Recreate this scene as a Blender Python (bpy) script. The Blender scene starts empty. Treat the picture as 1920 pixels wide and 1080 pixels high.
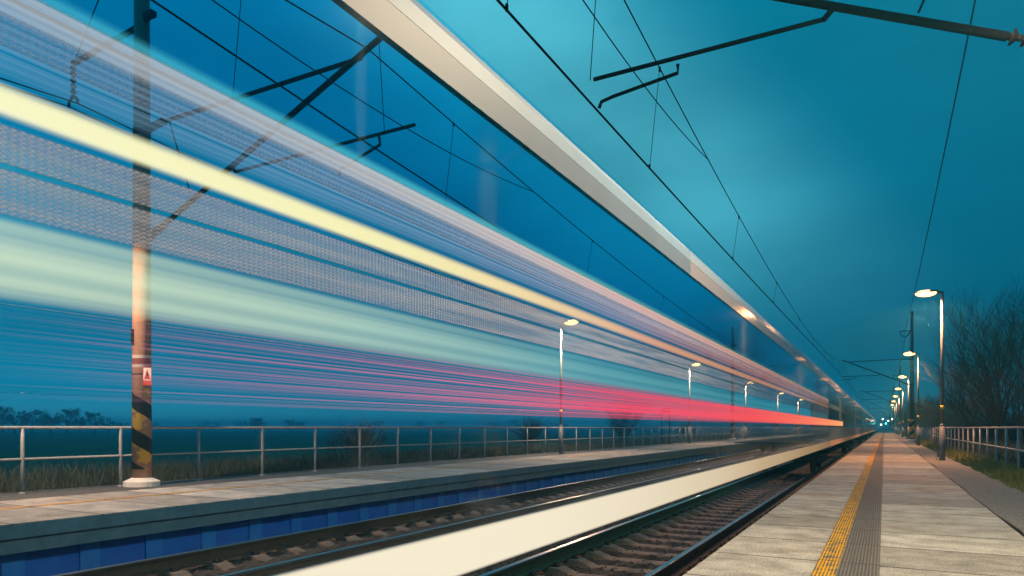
import bpy, bmesh, math, random
from mathutils import Vector, Matrix
random.seed(7)
R = math.radians
S = bpy.context.scene
COL = S.collection
TH = R(28.6); CT, ST = math.cos(TH), math.sin(TH)
F = 1280.0; CH = 1.07; VPY = 802.0      # platform surface is z = 0, rail tops z = RZ
RZ = -0.46
# ------------------------------------------------------------------ camera
cd = bpy.data.cameras.new('camera'); cam = bpy.data.objects.new('camera', cd); COL.objects.link(cam)
cam.location = (0, 0, CH); cam.rotation_euler = (R(90), 0, TH)
cd.sensor_width = 36; cd.lens = 24.0; cd.shift_y = 262 / 1920.0
cd.clip_start = 0.05; cd.clip_end = 6000
S.camera = cam
S.view_settings.view_transform = 'Standard'; S.view_settings.look = 'None'
S.view_settings.exposure = 0.0; S.view_settings.gamma = 1.0
try:
    S.cycles.max_bounces = 10; S.cycles.transparent_max_bounces = 40; S.cycles.volume_bounces = 0
    S.cycles.sample_clamp_indirect = 3.0
except Exception: pass
# ------------------------------------------------------------------ world : dusk sky
W = bpy.data.worlds.new("World"); S.world = W; W.use_nodes = True
nt = W.node_tree; nt.nodes.clear()
def N(t, typ, **kw):
    n = t.nodes.new(typ)
    for k, v in kw.items(): setattr(n, k, v)
    return n
wo = N(nt, 'ShaderNodeOutputWorld'); bg = N(nt, 'ShaderNodeBackground'); bg.inputs[1].default_value = 1.0
tc = N(nt, 'ShaderNodeTexCoord')
sep = N(nt, 'ShaderNodeSeparateXYZ'); nt.links.new(tc.outputs['Generated'], sep.inputs[0])
rv = N(nt, 'ShaderNodeValToRGB'); nt.links.new(sep.outputs[2], rv.inputs[0])
els = rv.color_ramp.elements
els[0].position = 0.0; els[0].color = (0.050, 0.340, 0.460, 1)
els[1].position = 1.0; els[1].color = (0.000, 0.190, 0.330, 1)
for p, c in ((0.045, (0.001, 0.175, 0.285, 1)), (0.12, (0.000, 0.140, 0.245, 1)), (0.30, (0.000, 0.170, 0.290, 1)), (0.5, (0.000, 0.195, 0.325, 1))):
    e = els.new(p); e.color = c
bd = Vector((0, 1, 0)).cross(Vector((-ST, CT, 0)) + Vector((CT, ST, 0)) * -0.047 + Vector((0, 0, 0.6266))).normalized()   # normal of the plane of the train's glow, painted into the sky
dt = N(nt, 'ShaderNodeVectorMath', operation='DOT_PRODUCT'); nt.links.new(tc.outputs['Generated'], dt.inputs[0]); dt.inputs[1].default_value = bd
ns = N(nt, 'ShaderNodeTexNoise'); ns.inputs['Scale'].default_value = 2.2; ns.inputs['Detail'].default_value = 4; ns.inputs['Roughness'].default_value = 0.45
mp = N(nt, 'ShaderNodeMapping'); mp.inputs['Scale'].default_value = (1, 1, 2.2); nt.links.new(tc.outputs['Generated'], mp.inputs[0]); nt.links.new(mp.outputs[0], ns.inputs['Vector'])
mr = N(nt, 'ShaderNodeMapRange', interpolation_type='SMOOTHSTEP'); mr.inputs[1].default_value = 0.22; mr.inputs[2].default_value = 0.0
ab_ = N(nt, 'ShaderNodeMath', operation='ABSOLUTE'); nt.links.new(dt.outputs['Value'], ab_.inputs[0]); nt.links.new(ab_.outputs[0], mr.inputs[0])
m2 = N(nt, 'ShaderNodeMapRange'); m2.inputs[1].default_value = 0.25; m2.inputs[2].default_value = 0.75; m2.inputs[3].default_value = 0.55; m2.inputs[4].default_value = 1.25
nt.links.new(ns.outputs[0], m2.inputs[0])
mu = N(nt, 'ShaderNodeMath', operation='MULTIPLY'); el = N(nt, 'ShaderNodeMapRange', interpolation_type='SMOOTHSTEP'); el.inputs[1].default_value = 0.05; el.inputs[2].default_value = 0.42; nt.links.new(sep.outputs[2], el.inputs[0])
me_ = N(nt, 'ShaderNodeMath', operation='MULTIPLY'); nt.links.new(mr.outputs[0], me_.inputs[0]); nt.links.new(el.outputs[0], me_.inputs[1]); nt.links.new(me_.outputs[0], mu.inputs[0]); nt.links.new(m2.outputs[0], mu.inputs[1])
mx = N(nt, 'ShaderNodeMix', data_type='RGBA'); mx.clamp_factor = True
nt.links.new(mu.outputs[0], mx.inputs[0]); nt.links.new(rv.outputs[0], mx.inputs[6]); mx.inputs[7].default_value = (0.080, 0.470, 0.600, 1)
m3 = N(nt, 'ShaderNodeMapRange'); m3.inputs[1].default_value = 0.3; m3.inputs[2].default_value = 0.7; m3.inputs[3].default_value = 0.80; m3.inputs[4].default_value = 1.16
nt.links.new(ns.outputs[0], m3.inputs[0])
vm = N(nt, 'ShaderNodeVectorMath', operation='SCALE'); nt.links.new(mx.outputs[2], vm.inputs[0]); nt.links.new(m3.outputs[0], vm.inputs['Scale'])
d2 = N(nt, 'ShaderNodeVectorMath', operation='DOT_PRODUCT'); nt.links.new(tc.outputs['Generated'], d2.inputs[0]); d2.inputs[1].default_value = (-CT, -ST, 0)
m5 = N(nt, 'ShaderNodeMapRange'); m5.inputs[1].default_value = -0.6; m5.inputs[2].default_value = 0.55; m5.inputs[3].default_value = 0.82; m5.inputs[4].default_value = 1.38
nt.links.new(d2.outputs['Value'], m5.inputs[0])
vm2 = N(nt, 'ShaderNodeVectorMath', operation='SCALE'); nt.links.new(vm.outputs[0], vm2.inputs[0]); nt.links.new(m5.outputs[0], vm2.inputs['Scale'])
nt.links.new(vm2.outputs[0], bg.inputs[0])
sky = N(nt, 'ShaderNodeTexSky', sky_type='NISHITA'); sky.sun_disc = False; sky.sun_elevation = R(0.5); sky.sun_rotation = R(200)
bg2 = N(nt, 'ShaderNodeBackground'); bg2.inputs[1].default_value = 0.0005; nt.links.new(sky.outputs[0], bg2.inputs[0])
ad = N(nt, 'ShaderNodeAddShader'); nt.links.new(bg.outputs[0], ad.inputs[0]); nt.links.new(bg2.outputs[0], ad.inputs[1])
nt.links.new(ad.outputs[0], wo.inputs[0])

# ------------------------------------------------------------------ materials
def mat(name, col, rough=0.8, metal=0.0, var=0.25, scale=6.0, bump=0.0, bscale=40.0, col2=None, spec=0.4, emit=None, es=0.0):
    m = bpy.data.materials.new(name); m.use_nodes = True; t = m.node_tree; b = t.nodes['Principled BSDF']
    b.inputs['Roughness'].default_value = rough; b.inputs['Metallic'].default_value = metal
    b.inputs['Specular IOR Level'].default_value = spec
    co = N(t, 'ShaderNodeTexCoord')
    n = N(t, 'ShaderNodeTexNoise'); n.inputs['Scale'].default_value = scale; n.inputs['Detail'].default_value = 6; n.inputs['Roughness'].default_value = 0.65
    t.links.new(co.outputs['Object'], n.inputs['Vector'])
    r = N(t, 'ShaderNodeValToRGB'); r.color_ramp.elements[0].position = 0.3; r.color_ramp.elements[1].position = 0.7
    c2 = col2 or tuple(c * (1 + var) for c in col); c1 = col if col2 else tuple(c * (1 - var) for c in col)
    r.color_ramp.elements[0].color = (*c1, 1); r.color_ramp.elements[1].color = (*c2, 1)
    t.links.new(n.outputs[0], r.inputs[0]); t.links.new(r.outputs[0], b.inputs['Base Color'])
    if bump:
        n2 = N(t, 'ShaderNodeTexNoise'); n2.inputs['Scale'].default_value = bscale; n2.inputs['Detail'].default_value = 5
        t.links.new(co.outputs['Object'], n2.inputs['Vector'])
        bp = N(t, 'ShaderNodeBump'); bp.inputs['Strength'].default_value = bump; bp.inputs['Distance'].default_value = 0.02
        t.links.new(n2.outputs[0], bp.inputs['Height']); t.links.new(bp.outputs[0], b.inputs['Normal'])
    if emit:
        b.inputs['Emission Color'].default_value = (*emit, 1); b.inputs['Emission Strength'].default_value = es
    return m
M = {}
M['field'] = mat('field_soil', (0.018, 0.035, 0.016), 0.95, col2=(0.04, 0.065, 0.025), scale=0.05, bump=0.5, bscale=3)
M['ballast'] = mat('ballast', (0.016, 0.011, 0.009), 0.9, col2=(0.055, 0.036, 0.028), scale=22, bump=1.0, bscale=30)
M['stone'] = mat('stone', (0.02, 0.015, 0.012), 0.9, col2=(0.075, 0.055, 0.045), scale=9)
M['sleeper'] = mat('sleeper_concrete', (0.09, 0.06, 0.045), 0.85, col2=(0.20, 0.14, 0.11), scale=9, bump=0.4)
M['railside'] = mat('rail_rust', (0.035, 0.018, 0.012), 0.7, col2=(0.07, 0.035, 0.02), scale=12)
M['railtop'] = mat('rail_polished', (0.36, 0.34, 0.33), 0.3, 1.0, 0.1, 3)
M['clip'] = mat('clip_steel', (0.05, 0.035, 0.03), 0.6, 0.4)
M['asphalt'] = mat('asphalt', (0.05, 0.05, 0.052), 0.9, col2=(0.12, 0.115, 0.11), scale=14, bump=0.8, bscale=90)
M['gravel'] = mat('gravel_path', (0.10, 0.09, 0.08), 0.95, col2=(0.30, 0.27, 0.23), scale=26, bump=1.0, bscale=70)
M['verge'] = mat('verge_soil', (0.03, 0.045, 0.02), 0.95, col2=(0.10, 0.10, 0.045), scale=3, bump=0.8)
M['steel'] = mat('galvanised_steel', (0.20, 0.22, 0.24), 0.6, 0.2, 0.2, 9)
M['pole'] = mat('lamp_pole_steel', (0.13, 0.14, 0.15), 0.6, 0.2, 0.2, 7)
M['dark'] = mat('dark_steel', (0.012, 0.012, 0.017), 0.7, 0.0, 0.3, 10, spec=0.12)
M['wire'] = mat('wire_dark', (0.010, 0.009, 0.012), 0.7, 0.0, spec=0.1)
M['insul'] = mat('insulator_brown', (0.014, 0.010, 0.012), 0.5, spec=0.2)
M['mastdark'] = mat('mast_weathered', (0.055, 0.045, 0.045), 0.8, col2=(0.11, 0.09, 0.085), scale=5)
M['white'] = mat('white_paint', (0.62, 0.60, 0.57), 0.6, var=0.15)
M['yellowp'] = mat('yellow_paint', (0.62, 0.40, 0.04), 0.6)
M['bluewall'] = mat('platform_wall', (0.004, 0.09, 0.50), 0.8, col2=(0.008, 0.14, 0.62), scale=3)
M['bluepil'] = mat('platform_pier', (0.008, 0.14, 0.55), 0.85, col2=(0.02, 0.21, 0.66), scale=2)
M['edgec'] = mat('edge_concrete', (0.07, 0.12, 0.17), 0.85, col2=(0.12, 0.18, 0.24), scale=5, bump=0.3)
M['bark'] = mat('bark', (0.022, 0.018, 0.018), 0.95, col2=(0.05, 0.04, 0.035), scale=14)
M['grassL'] = mat('dry_grass', (0.022, 0.038, 0.032), 0.9, col2=(0.065, 0.08, 0.06), scale=1.3)
M['grassR'] = mat('green_grass', (0.06, 0.09, 0.02), 0.9, col2=(0.20, 0.19, 0.05), scale=1.6)
M['leaf'] = mat('dark_foliage', (0.015, 0.025, 0.014), 0.9, col2=(0.035, 0.05, 0.025), scale=4)
M['red'] = mat('red_sign', (0.45, 0.05, 0.03), 0.6)
def emis(name, col, s):
    m = bpy.data.materials.new(name); m.use_nodes = True; t = m.node_tree; t.nodes.clear()
    o = N(t, 'ShaderNodeOutputMaterial'); e = N(t, 'ShaderNodeEmission'); e.inputs[0].default_value = (*col, 1); e.inputs[1].default_value = s
    t.links.new(e.outputs[0], o.inputs[0]); return m
M['lamp'] = emis('lamp_glow', (1.0, 0.41, 0.12), 8.0)
M['lampfar'] = emis('lamp_glow_white', (1.0, 0.85, 0.62), 16.0)
M['green'] = emis('signal_green', (0.05, 1.0, 0.75), 12.0)
M['stripA'] = emis('warm_trail_glow', (1.0, 0.80, 0.42), 1.35)  # glow standing in for the yellow light trail
M['stripA2'] = emis('amber_trail_glow', (1.0, 0.45, 0.22), 0.95)  # glow standing in for the amber light trail
M['redlit'] = emis('red_trail_glow', (1.0, 0.10, 0.11), 0.9)  # glow standing in for the tail-light trail
M['redhot'] = emis('red_trail_glow_bright', (1.0, 0.20, 0.12), 1.3)

def glassm(name, tint, gloss=1.0, rough=0.06, film=None, filmfac=0.0):
    """thin glazing: tinted transmission + fresnel gloss, optionally a milky film that diffuses the light falling on it"""
    m = bpy.data.materials.new(name); m.use_nodes = True; t = m.node_tree; t.nodes.clear()
    o = N(t, 'ShaderNodeOutputMaterial'); tr = N(t, 'ShaderNodeBsdfTransparent'); tr.inputs[0].default_value = (*tint, 1)
    last = tr
    if film:
        d = N(t, 'ShaderNodeBsdfDiffuse'); d.inputs[0].default_value = (*film, 1)
        tl = N(t, 'ShaderNodeBsdfTranslucent'); tl.inputs[0].default_value = (*film, 1)
        mm = N(t, 'ShaderNodeMixShader'); mm.inputs[0].default_value = 0.5; t.links.new(d.outputs[0], mm.inputs[1]); t.links.new(tl.outputs[0], mm.inputs[2])
        m4 = N(t, 'ShaderNodeMixShader'); t.links.new(tr.outputs[0], m4.inputs[1]); t.links.new(mm.outputs[0], m4.inputs[2])
        if callable(filmfac): t.links.new(filmfac(t), m4.inputs[0])
        else: m4.inputs[0].default_value = filmfac
        last = m4
    if gloss > 0:
        g = N(t, 'ShaderNodeBsdfGlossy'); g.inputs['Roughness'].default_value = rough; g.inputs[0].default_value = (0.9, 0.95, 1, 1)
        lw = N(t, 'ShaderNodeLayerWeight'); lw.inputs[0].default_value = 0.5      # Schlick fresnel, the same from both faces
        pw = N(t, 'ShaderNodeMath', operation='POWER'); t.links.new(lw.outputs['Facing'], pw.inputs[0]); pw.inputs[1].default_value = 5.0
        ml = N(t, 'ShaderNodeMath', operation='MULTIPLY_ADD'); ml.inputs[1].default_value = gloss * 0.8; ml.inputs[2].default_value = 0.03 * gloss; t.links.new(pw.outputs[0], ml.inputs[0])
        m5 = N(t, 'ShaderNodeMixShader'); t.links.new(ml.outputs[0], m5.inputs[0]); t.links.new(last.outputs[0], m5.inputs[1]); t.links.new(g.outputs[0], m5.inputs[2])
        last = m5
    t.links.new(last.outputs[0], o.inputs[0]); return m
def dots(sy, sz, lo, hi):
    """smeared display light painted as rows of short dashes along the see-through side"""
    def f(t):
        co = N(t, 'ShaderNodeTexCoord'); s = N(t, 'ShaderNodeSeparateXYZ'); t.links.new(co.outputs['Object'], s.inputs[0])
        def wave(out, sc, k):
            a = N(t, 'ShaderNodeMath', operation='MULTIPLY'); a.inputs[1].default_value = sc * 2 * math.pi; t.links.new(s.outputs[out], a.inputs[0])
            b = N(t, 'ShaderNodeMath', operation='SINE'); t.links.new(a.outputs[0], b.inputs[0])
            c = N(t, 'ShaderNodeMath', operation='MULTIPLY_ADD'); c.inputs[1].default_value = k; c.inputs[2].default_value = 1 - k; t.links.new(b.outputs[0], c.inputs[0]); return c
        w1 = wave(1, sy, 0.3); w2 = wave(2, sz, 0.42)
        n = N(t, 'ShaderNodeTexNoise'); n.inputs['Scale'].default_value = 5; mpn = N(t, 'ShaderNodeMapping'); mpn.inputs['Scale'].default_value = (1, 0.25, 9)
        t.links.new(co.outputs['Object'], mpn.inputs[0]); t.links.new(mpn.outputs[0], n.inputs['Vector'])
        a = N(t, 'ShaderNodeMath', operation='MULTIPLY'); t.links.new(w1.outputs[0], a.inputs[0]); t.links.new(w2.outputs[0], a.inputs[1])
        b = N(t, 'ShaderNodeMath', operation='MULTIPLY'); t.links.new(a.outputs[0], b.inputs[0]); t.links.new(n.outputs[0], b.inputs[1])
        c = N(t, 'ShaderNodeMapRange'); c.inputs[1].default_value = 0.05; c.inputs[2].default_value = 0.5; c.inputs[3].default_value = lo; c.inputs[4].default_value = hi
        t.links.new(b.outputs[0], c.inputs[0]); return c.outputs[0]
    return f
def fade(t, sock, stops):
    co = N(t, 'ShaderNodeTexCoord'); s = N(t, 'ShaderNodeSeparateXYZ'); t.links.new(co.outputs['Object'], s.inputs[0])
    m = N(t, 'ShaderNodeMapRange'); m.inputs[1].default_value = 0; m.inputs[2].default_value = 50; t.links.new(s.outputs[1], m.inputs[0])
    r = N(t, 'ShaderNodeValToRGB'); t.links.new(m.outputs[0], r.inputs[0]); e = r.color_ramp.elements
    e[0].position = stops[0][0] / 50; e[0].color = (*[stops[0][1]] * 3, 1); e[1].position = stops[-1][0] / 50; e[1].color = (*[stops[-1][1]] * 3, 1)
    for y, v in stops[1:-1]: q = e.new(y / 50); q.color = (v, v, v, 1)
    x = N(t, 'ShaderNodeMath', operation='MULTIPLY'); t.links.new(sock, x.inputs[0]); t.links.new(r.outputs[0], x.inputs[1]); return x.outputs[0]
def faded(f, stops): return lambda t: fade(t, f(t), stops)
def trailfilm(name, cols, alphas, z0, z1, edge, sy=0.05, sz=120, lo=0.3, hi=0.7, amin=0.0, strength=1.0):
    """translucent film glowing as a light trail: colour and fade painted along the coach, fine lines lengthwise, soft upper and lower margins"""
    m = bpy.data.materials.new(name); m.use_nodes = True; t = m.node_tree; t.nodes.clear(); L = t.links.new
    o = N(t, 'ShaderNodeOutputMaterial'); tr = N(t, 'ShaderNodeBsdfTransparent'); e = N(t, 'ShaderNodeEmission'); e.inputs[1].default_value = strength
    co = N(t, 'ShaderNodeTexCoord'); s = N(t, 'ShaderNodeSeparateXYZ'); L(co.outputs['Object'], s.inputs[0])
    mm = N(t, 'ShaderNodeMapRange'); mm.inputs[1].default_value = 0; mm.inputs[2].default_value = 50; L(s.outputs[1], mm.inputs[0])
    r = N(t, 'ShaderNodeValToRGB'); L(mm.outputs[0], r.inputs[0]); q = r.color_ramp.elements
    q[0].position = cols[0][0] / 50; q[0].color = (*cols[0][1], 1); q[1].position = cols[-1][0] / 50; q[1].color = (*cols[-1][1], 1)
    for y, c in cols[1:-1]: k = q.new(y / 50); k.color = (*c, 1)
    L(r.outputs[0], e.inputs[0])
    a = N(t, 'ShaderNodeMapRange', interpolation_type='SMOOTHSTEP'); a.inputs[1].default_value = z0; a.inputs[2].default_value = z0 + edge; L(s.outputs[2], a.inputs[0])
    b = N(t, 'ShaderNodeMapRange', interpolation_type='SMOOTHSTEP'); b.inputs[1].default_value = z1; b.inputs[2].default_value = z1 - edge; L(s.outputs[2], b.inputs[0])
    ab = N(t, 'ShaderNodeMath', operation='MULTIPLY'); L(a.outputs[0], ab.inputs[0]); L(b.outputs[0], ab.inputs[1])
    n = N(t, 'ShaderNodeTexNoise'); n.inputs['Scale'].default_value = 1.0; n.inputs['Detail'].default_value = 3; mp_ = N(t, 'ShaderNodeMapping'); mp_.inputs['Scale'].default_value = (0, sy, sz)
    L(co.outputs['Object'], mp_.inputs[0]); L(mp_.outputs[0], n.inputs['Vector'])
    c = N(t, 'ShaderNodeMapRange'); c.inputs[1].default_value = lo; c.inputs[2].default_value = hi; c.inputs[3].default_value = amin; c.inputs[4].default_value = 1.0; L(n.outputs[0], c.inputs[0])
    d = N(t, 'ShaderNodeMath', operation='MULTIPLY'); L(ab.outputs[0], d.inputs[0]); L(c.outputs[0], d.inputs[1])
    f = fade(t, d.outputs[0], alphas)
    mx_ = N(t, 'ShaderNodeMixShader'); L(f, mx_.inputs[0]); L(tr.outputs[0], mx_.inputs[1]); L(e.outputs[0], mx_.inputs[2]); L(mx_.outputs[0], o.inputs[0]); return m
def streak(lo, hi, sz=16):
    def f(t):
        co = N(t, 'ShaderNodeTexCoord'); n = N(t, 'ShaderNodeTexNoise'); n.inputs['Scale'].default_value = 1.0; n.inputs['Detail'].default_value = 5
        mpn = N(t, 'ShaderNodeMapping'); mpn.inputs['Scale'].default_value = (1, 0.07, sz)
        t.links.new(co.outputs['Object'], mpn.inputs[0]); t.links.new(mpn.outputs[0], n.inputs['Vector'])
        c = N(t, 'ShaderNodeMapRange'); c.inputs[1].default_value = 0.35; c.inputs[2].default_value = 0.65; c.inputs[3].default_value = lo; c.inputs[4].default_value = hi
        t.links.new(n.outputs[0], c.inputs[0]); return c.outputs[0]
    return f

# concrete platform slabs : joints across, stains, per-slab tone
def slabmat(name, base, pitch, x0, tint_stain=True):
    m = bpy.data.materials.new(name); m.use_nodes = True; t = m.node_tree; b = t.nodes['Principled BSDF']
    L = t.links.new
    co = N(t, 'ShaderNodeTexCoord'); s = N(t, 'ShaderNodeSeparateXYZ'); L(co.outputs['Object'], s.inputs[0])
    nw = N(t, 'ShaderNodeTexNoise'); nw.inputs['Scale'].default_value = 2.5; nw.inputs['Detail'].default_value = 3; L(co.outputs['Object'], nw.inputs['Vector'])
    wob = N(t, 'ShaderNodeMath', operation='MULTIPLY_ADD'); L(nw.outputs[0], wob.inputs[0]); wob.inputs[1].default_value = 0.03; L(s.outputs[1], wob.inputs[2])
    dv = N(t, 'ShaderNodeMath', operation='DIVIDE'); L(wob.outputs[0], dv.inputs[0]); dv.inputs[1].default_value = pitch
    fl = N(t, 'ShaderNodeMath', operation='FLOOR'); L(dv.outputs[0], fl.inputs[0])
    fr = N(t, 'ShaderNodeMath', operation='FRACT'); L(dv.outputs[0], fr.inputs[0])
    j = N(t, 'ShaderNodeMath', operation='LESS_THAN'); L(fr.outputs[0], j.inputs[0]); j.inputs[1].default_value = 0.026
    gx = N(t, 'ShaderNodeMath', operation='GREATER_THAN'); L(s.outputs[0], gx.inputs[0]); gx.inputs[1].default_value = x0
    idv = N(t, 'ShaderNodeCombineXYZ'); L(fl.outputs[0], idv.inputs[1]); L(gx.outputs[0], idv.inputs[0])
    wn = N(t, 'ShaderNodeTexWhiteNoise'); L(idv.outputs[0], wn.inputs['Vector'])
    tone = N(t, 'ShaderNodeMapRange'); L(wn.outputs['Value'], tone.inputs[0]); tone.inputs[3].default_value = 0.66; tone.inputs[4].default_value = 1.15
    n1 = N(t, 'ShaderNodeTexNoise'); n1.inputs['Scale'].default_value = 2.4; n1.inputs['Detail'].default_value = 10; n1.inputs['Roughness'].default_value = 0.7; 
    mq = N(t, 'ShaderNodeMapping'); mq.inputs['Scale'].default_value = (1.0, 1.35, 1); L(co.outputs['Object'], mq.inputs[0]); L(mq.outputs[0], n1.inputs['Vector'])
    rr = N(t, 'ShaderNodeValToRGB'); L(n1.outputs[0], rr.inputs[0])
    rr.color_ramp.elements[0].position = 0.32; rr.color_ramp.elements[0].color = (*[c * 0.45 for c in base], 1)
    rr.color_ramp.elements[1].position = 0.66; rr.color_ramp.elements[1].color = (*[c * 1.2 for c in base], 1)
    e = rr.color_ramp.elements.new(0.48); e.color = (*[c * 0.85 for c in base], 1)
    sc = N(t, 'ShaderNodeVectorMath', operation='SCALE'); L(rr.outputs[0], sc.inputs[0]); L(tone.outputs[0], sc.inputs['Scale'])
    # rusty-ochre stains in patches
    n2 = N(t, 'ShaderNodeTexNoise'); n2.inputs['Scale'].default_value = 0.42; n2.inputs['Detail'].default_value = 5; L(mq.outputs[0], n2.inputs['Vector'])
    st = N(t, 'ShaderNodeMapRange'); L(n2.outputs[0], st.inputs[0]); st.inputs[1].default_value = 0.56; st.inputs[2].default_value = 0.74; st.inputs[4].default_value = 0.5 if tint_stain else 0.1
    mxs = N(t, 'ShaderNodeMix', data_type='RGBA'); L(st.outputs[0], mxs.inputs[0]); L(sc.outputs[0], mxs.inputs[6]); mxs.inputs[7].default_value = (0.30, 0.15, 0.045, 1)
    # fine grit
    n3 = N(t, 'ShaderNodeTexNoise'); n3.inputs['Scale'].default_value = 70; n3.inputs['Detail'].default_value = 3; L(co.outputs['Object'], n3.inputs['Vector'])
    g = N(t, 'ShaderNodeMapRange'); L(n3.outputs[0], g.inputs[0]); g.inputs[1].default_value = 0.3; g.inputs[2].default_value = 0.7; g.inputs[3].default_value = 0.45; g.inputs[4].default_value = 1.4
    sc2 = N(t, 'ShaderNodeVectorMath', operation='SCALE'); L(mxs.outputs[2], sc2.inputs[0]); L(g.outputs[0], sc2.inputs['Scale'])
    mj = N(t, 'ShaderNodeMix', data_type='RGBA'); L(j.outputs[0], mj.inputs[0]); L(sc2.outputs[0], mj.inputs[6]); mj.inputs[7].default_value = (0.025, 0.022, 0.02, 1)
    L(mj.outputs[2], b.inputs['Base Color']); b.inputs['Roughness'].default_value = 0.8; b.inputs['Specular IOR Level'].default_value = 0.3
    hb = N(t, 'ShaderNodeMath', operation='MULTIPLY_ADD'); L(j.outputs[0], hb.inputs[0]); hb.inputs[1].default_value = -1.5; L(n3.outputs[0], hb.inputs[2])
    bp = N(t, 'ShaderNodeBump'); bp.inputs['Strength'].default_value = 0.7; bp.inputs['Distance'].default_value = 0.008; L(hb.outputs[0], bp.inputs['Height']); L(bp.outputs[0], b.inputs['Normal'])
    return m
M['slab'] = slabmat('platform_slab', (0.37, 0.355, 0.31), 1.0, -0.03)
M['slabL'] = slabmat('far_platform_slab', (0.36, 0.34, 0.32), 1.0, -99, False)
def ribmat(name, paint):
    m = bpy.data.materials.new(name); m.use_nodes = True; t = m.node_tree; b = t.nodes['Principled BSDF']; L = t.links.new
    co = N(t, 'ShaderNodeTexCoord'); s = N(t, 'ShaderNodeSeparateXYZ'); L(co.outputs['Object'], s.inputs[0])
    a = N(t, 'ShaderNodeMath', operation='MULTIPLY'); a.inputs[1].default_value = 2 * math.pi / 0.024; L(s.outputs[0], a.inputs[0])
    w = N(t, 'ShaderNodeMath', operation='SINE'); L(a.outputs[0], w.inputs[0])
    n = N(t, 'ShaderNodeTexNoise'); n.inputs['Scale'].default_value = 9; n.inputs['Detail'].default_value = 8; n.inputs['Roughness'].default_value = 0.75; L(co.outputs['Object'], n.inputs['Vector'])
    gr = N(t, 'ShaderNodeMix', data_type='RGBA'); L(n.outputs[0], gr.inputs[0]); gr.inputs[6].default_value = (0.09, 0.082, 0.072, 1); gr.inputs[7].default_value = (0.27, 0.25, 0.22, 1)
    fr0 = N(t, 'ShaderNodeMath', operation='FRACT'); L(s.outputs[1], fr0.inputs[0])
    jt = N(t, 'ShaderNodeMath', operation='LESS_THAN'); L(fr0.outputs[0], jt.inputs[0]); jt.inputs[1].default_value = 0.02
    dk = N(t, 'ShaderNodeMath', operation='MULTIPLY_ADD'); L(w.outputs[0], dk.inputs[0]); dk.inputs[1].default_value = 0.26; dk.inputs[2].default_value = 0.74
    src = gr.outputs[2]
    if paint:
        mm = N(t, 'ShaderNodeMath', operation='MULTIPLY_ADD'); L(w.outputs[0], mm.inputs[0]); mm.inputs[1].default_value = 0.05; L(n.outputs[0], mm.inputs[2])
        k = N(t, 'ShaderNodeMapRange'); L(mm.outputs[0], k.inputs[0]); k.inputs[1].default_value = 0.44; k.inputs[2].default_value = 0.50
        pm = N(t, 'ShaderNodeMix', data_type='RGBA'); L(k.outputs[0], pm.inputs[0]); L(src, pm.inputs[6]); pm.inputs[7].default_value = (0.80, 0.40, 0.015, 1); src = pm.outputs[2]
    sc = N(t, 'ShaderNodeVectorMath', operation='SCALE'); L(src, sc.inputs[0]); L(dk.outputs[0], sc.inputs['Scale'])
    mj = N(t, 'ShaderNodeMix', data_type='RGBA'); L(jt.outputs[0], mj.inputs[0]); L(sc.outputs[0], mj.inputs[6]); mj.inputs[7].default_value = (0.03, 0.025, 0.02, 1)
    L(mj.outputs[2], b.inputs['Base Color']); b.inputs['Roughness'].default_value = 0.75; b.inputs['Specular IOR Level'].default_value = 0.3
    bp = N(t, 'ShaderNodeBump'); bp.inputs['Strength'].default_value = 0.8; bp.inputs['Distance'].default_value = 0.006; L(w.outputs[0], bp.inputs['Height']); L(bp.outputs[0], b.inputs['Normal'])
    return m
M['rib'] = ribmat('tactile_concrete', False); M['ribyellow'] = ribmat('tactile_yellow', True)

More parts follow.
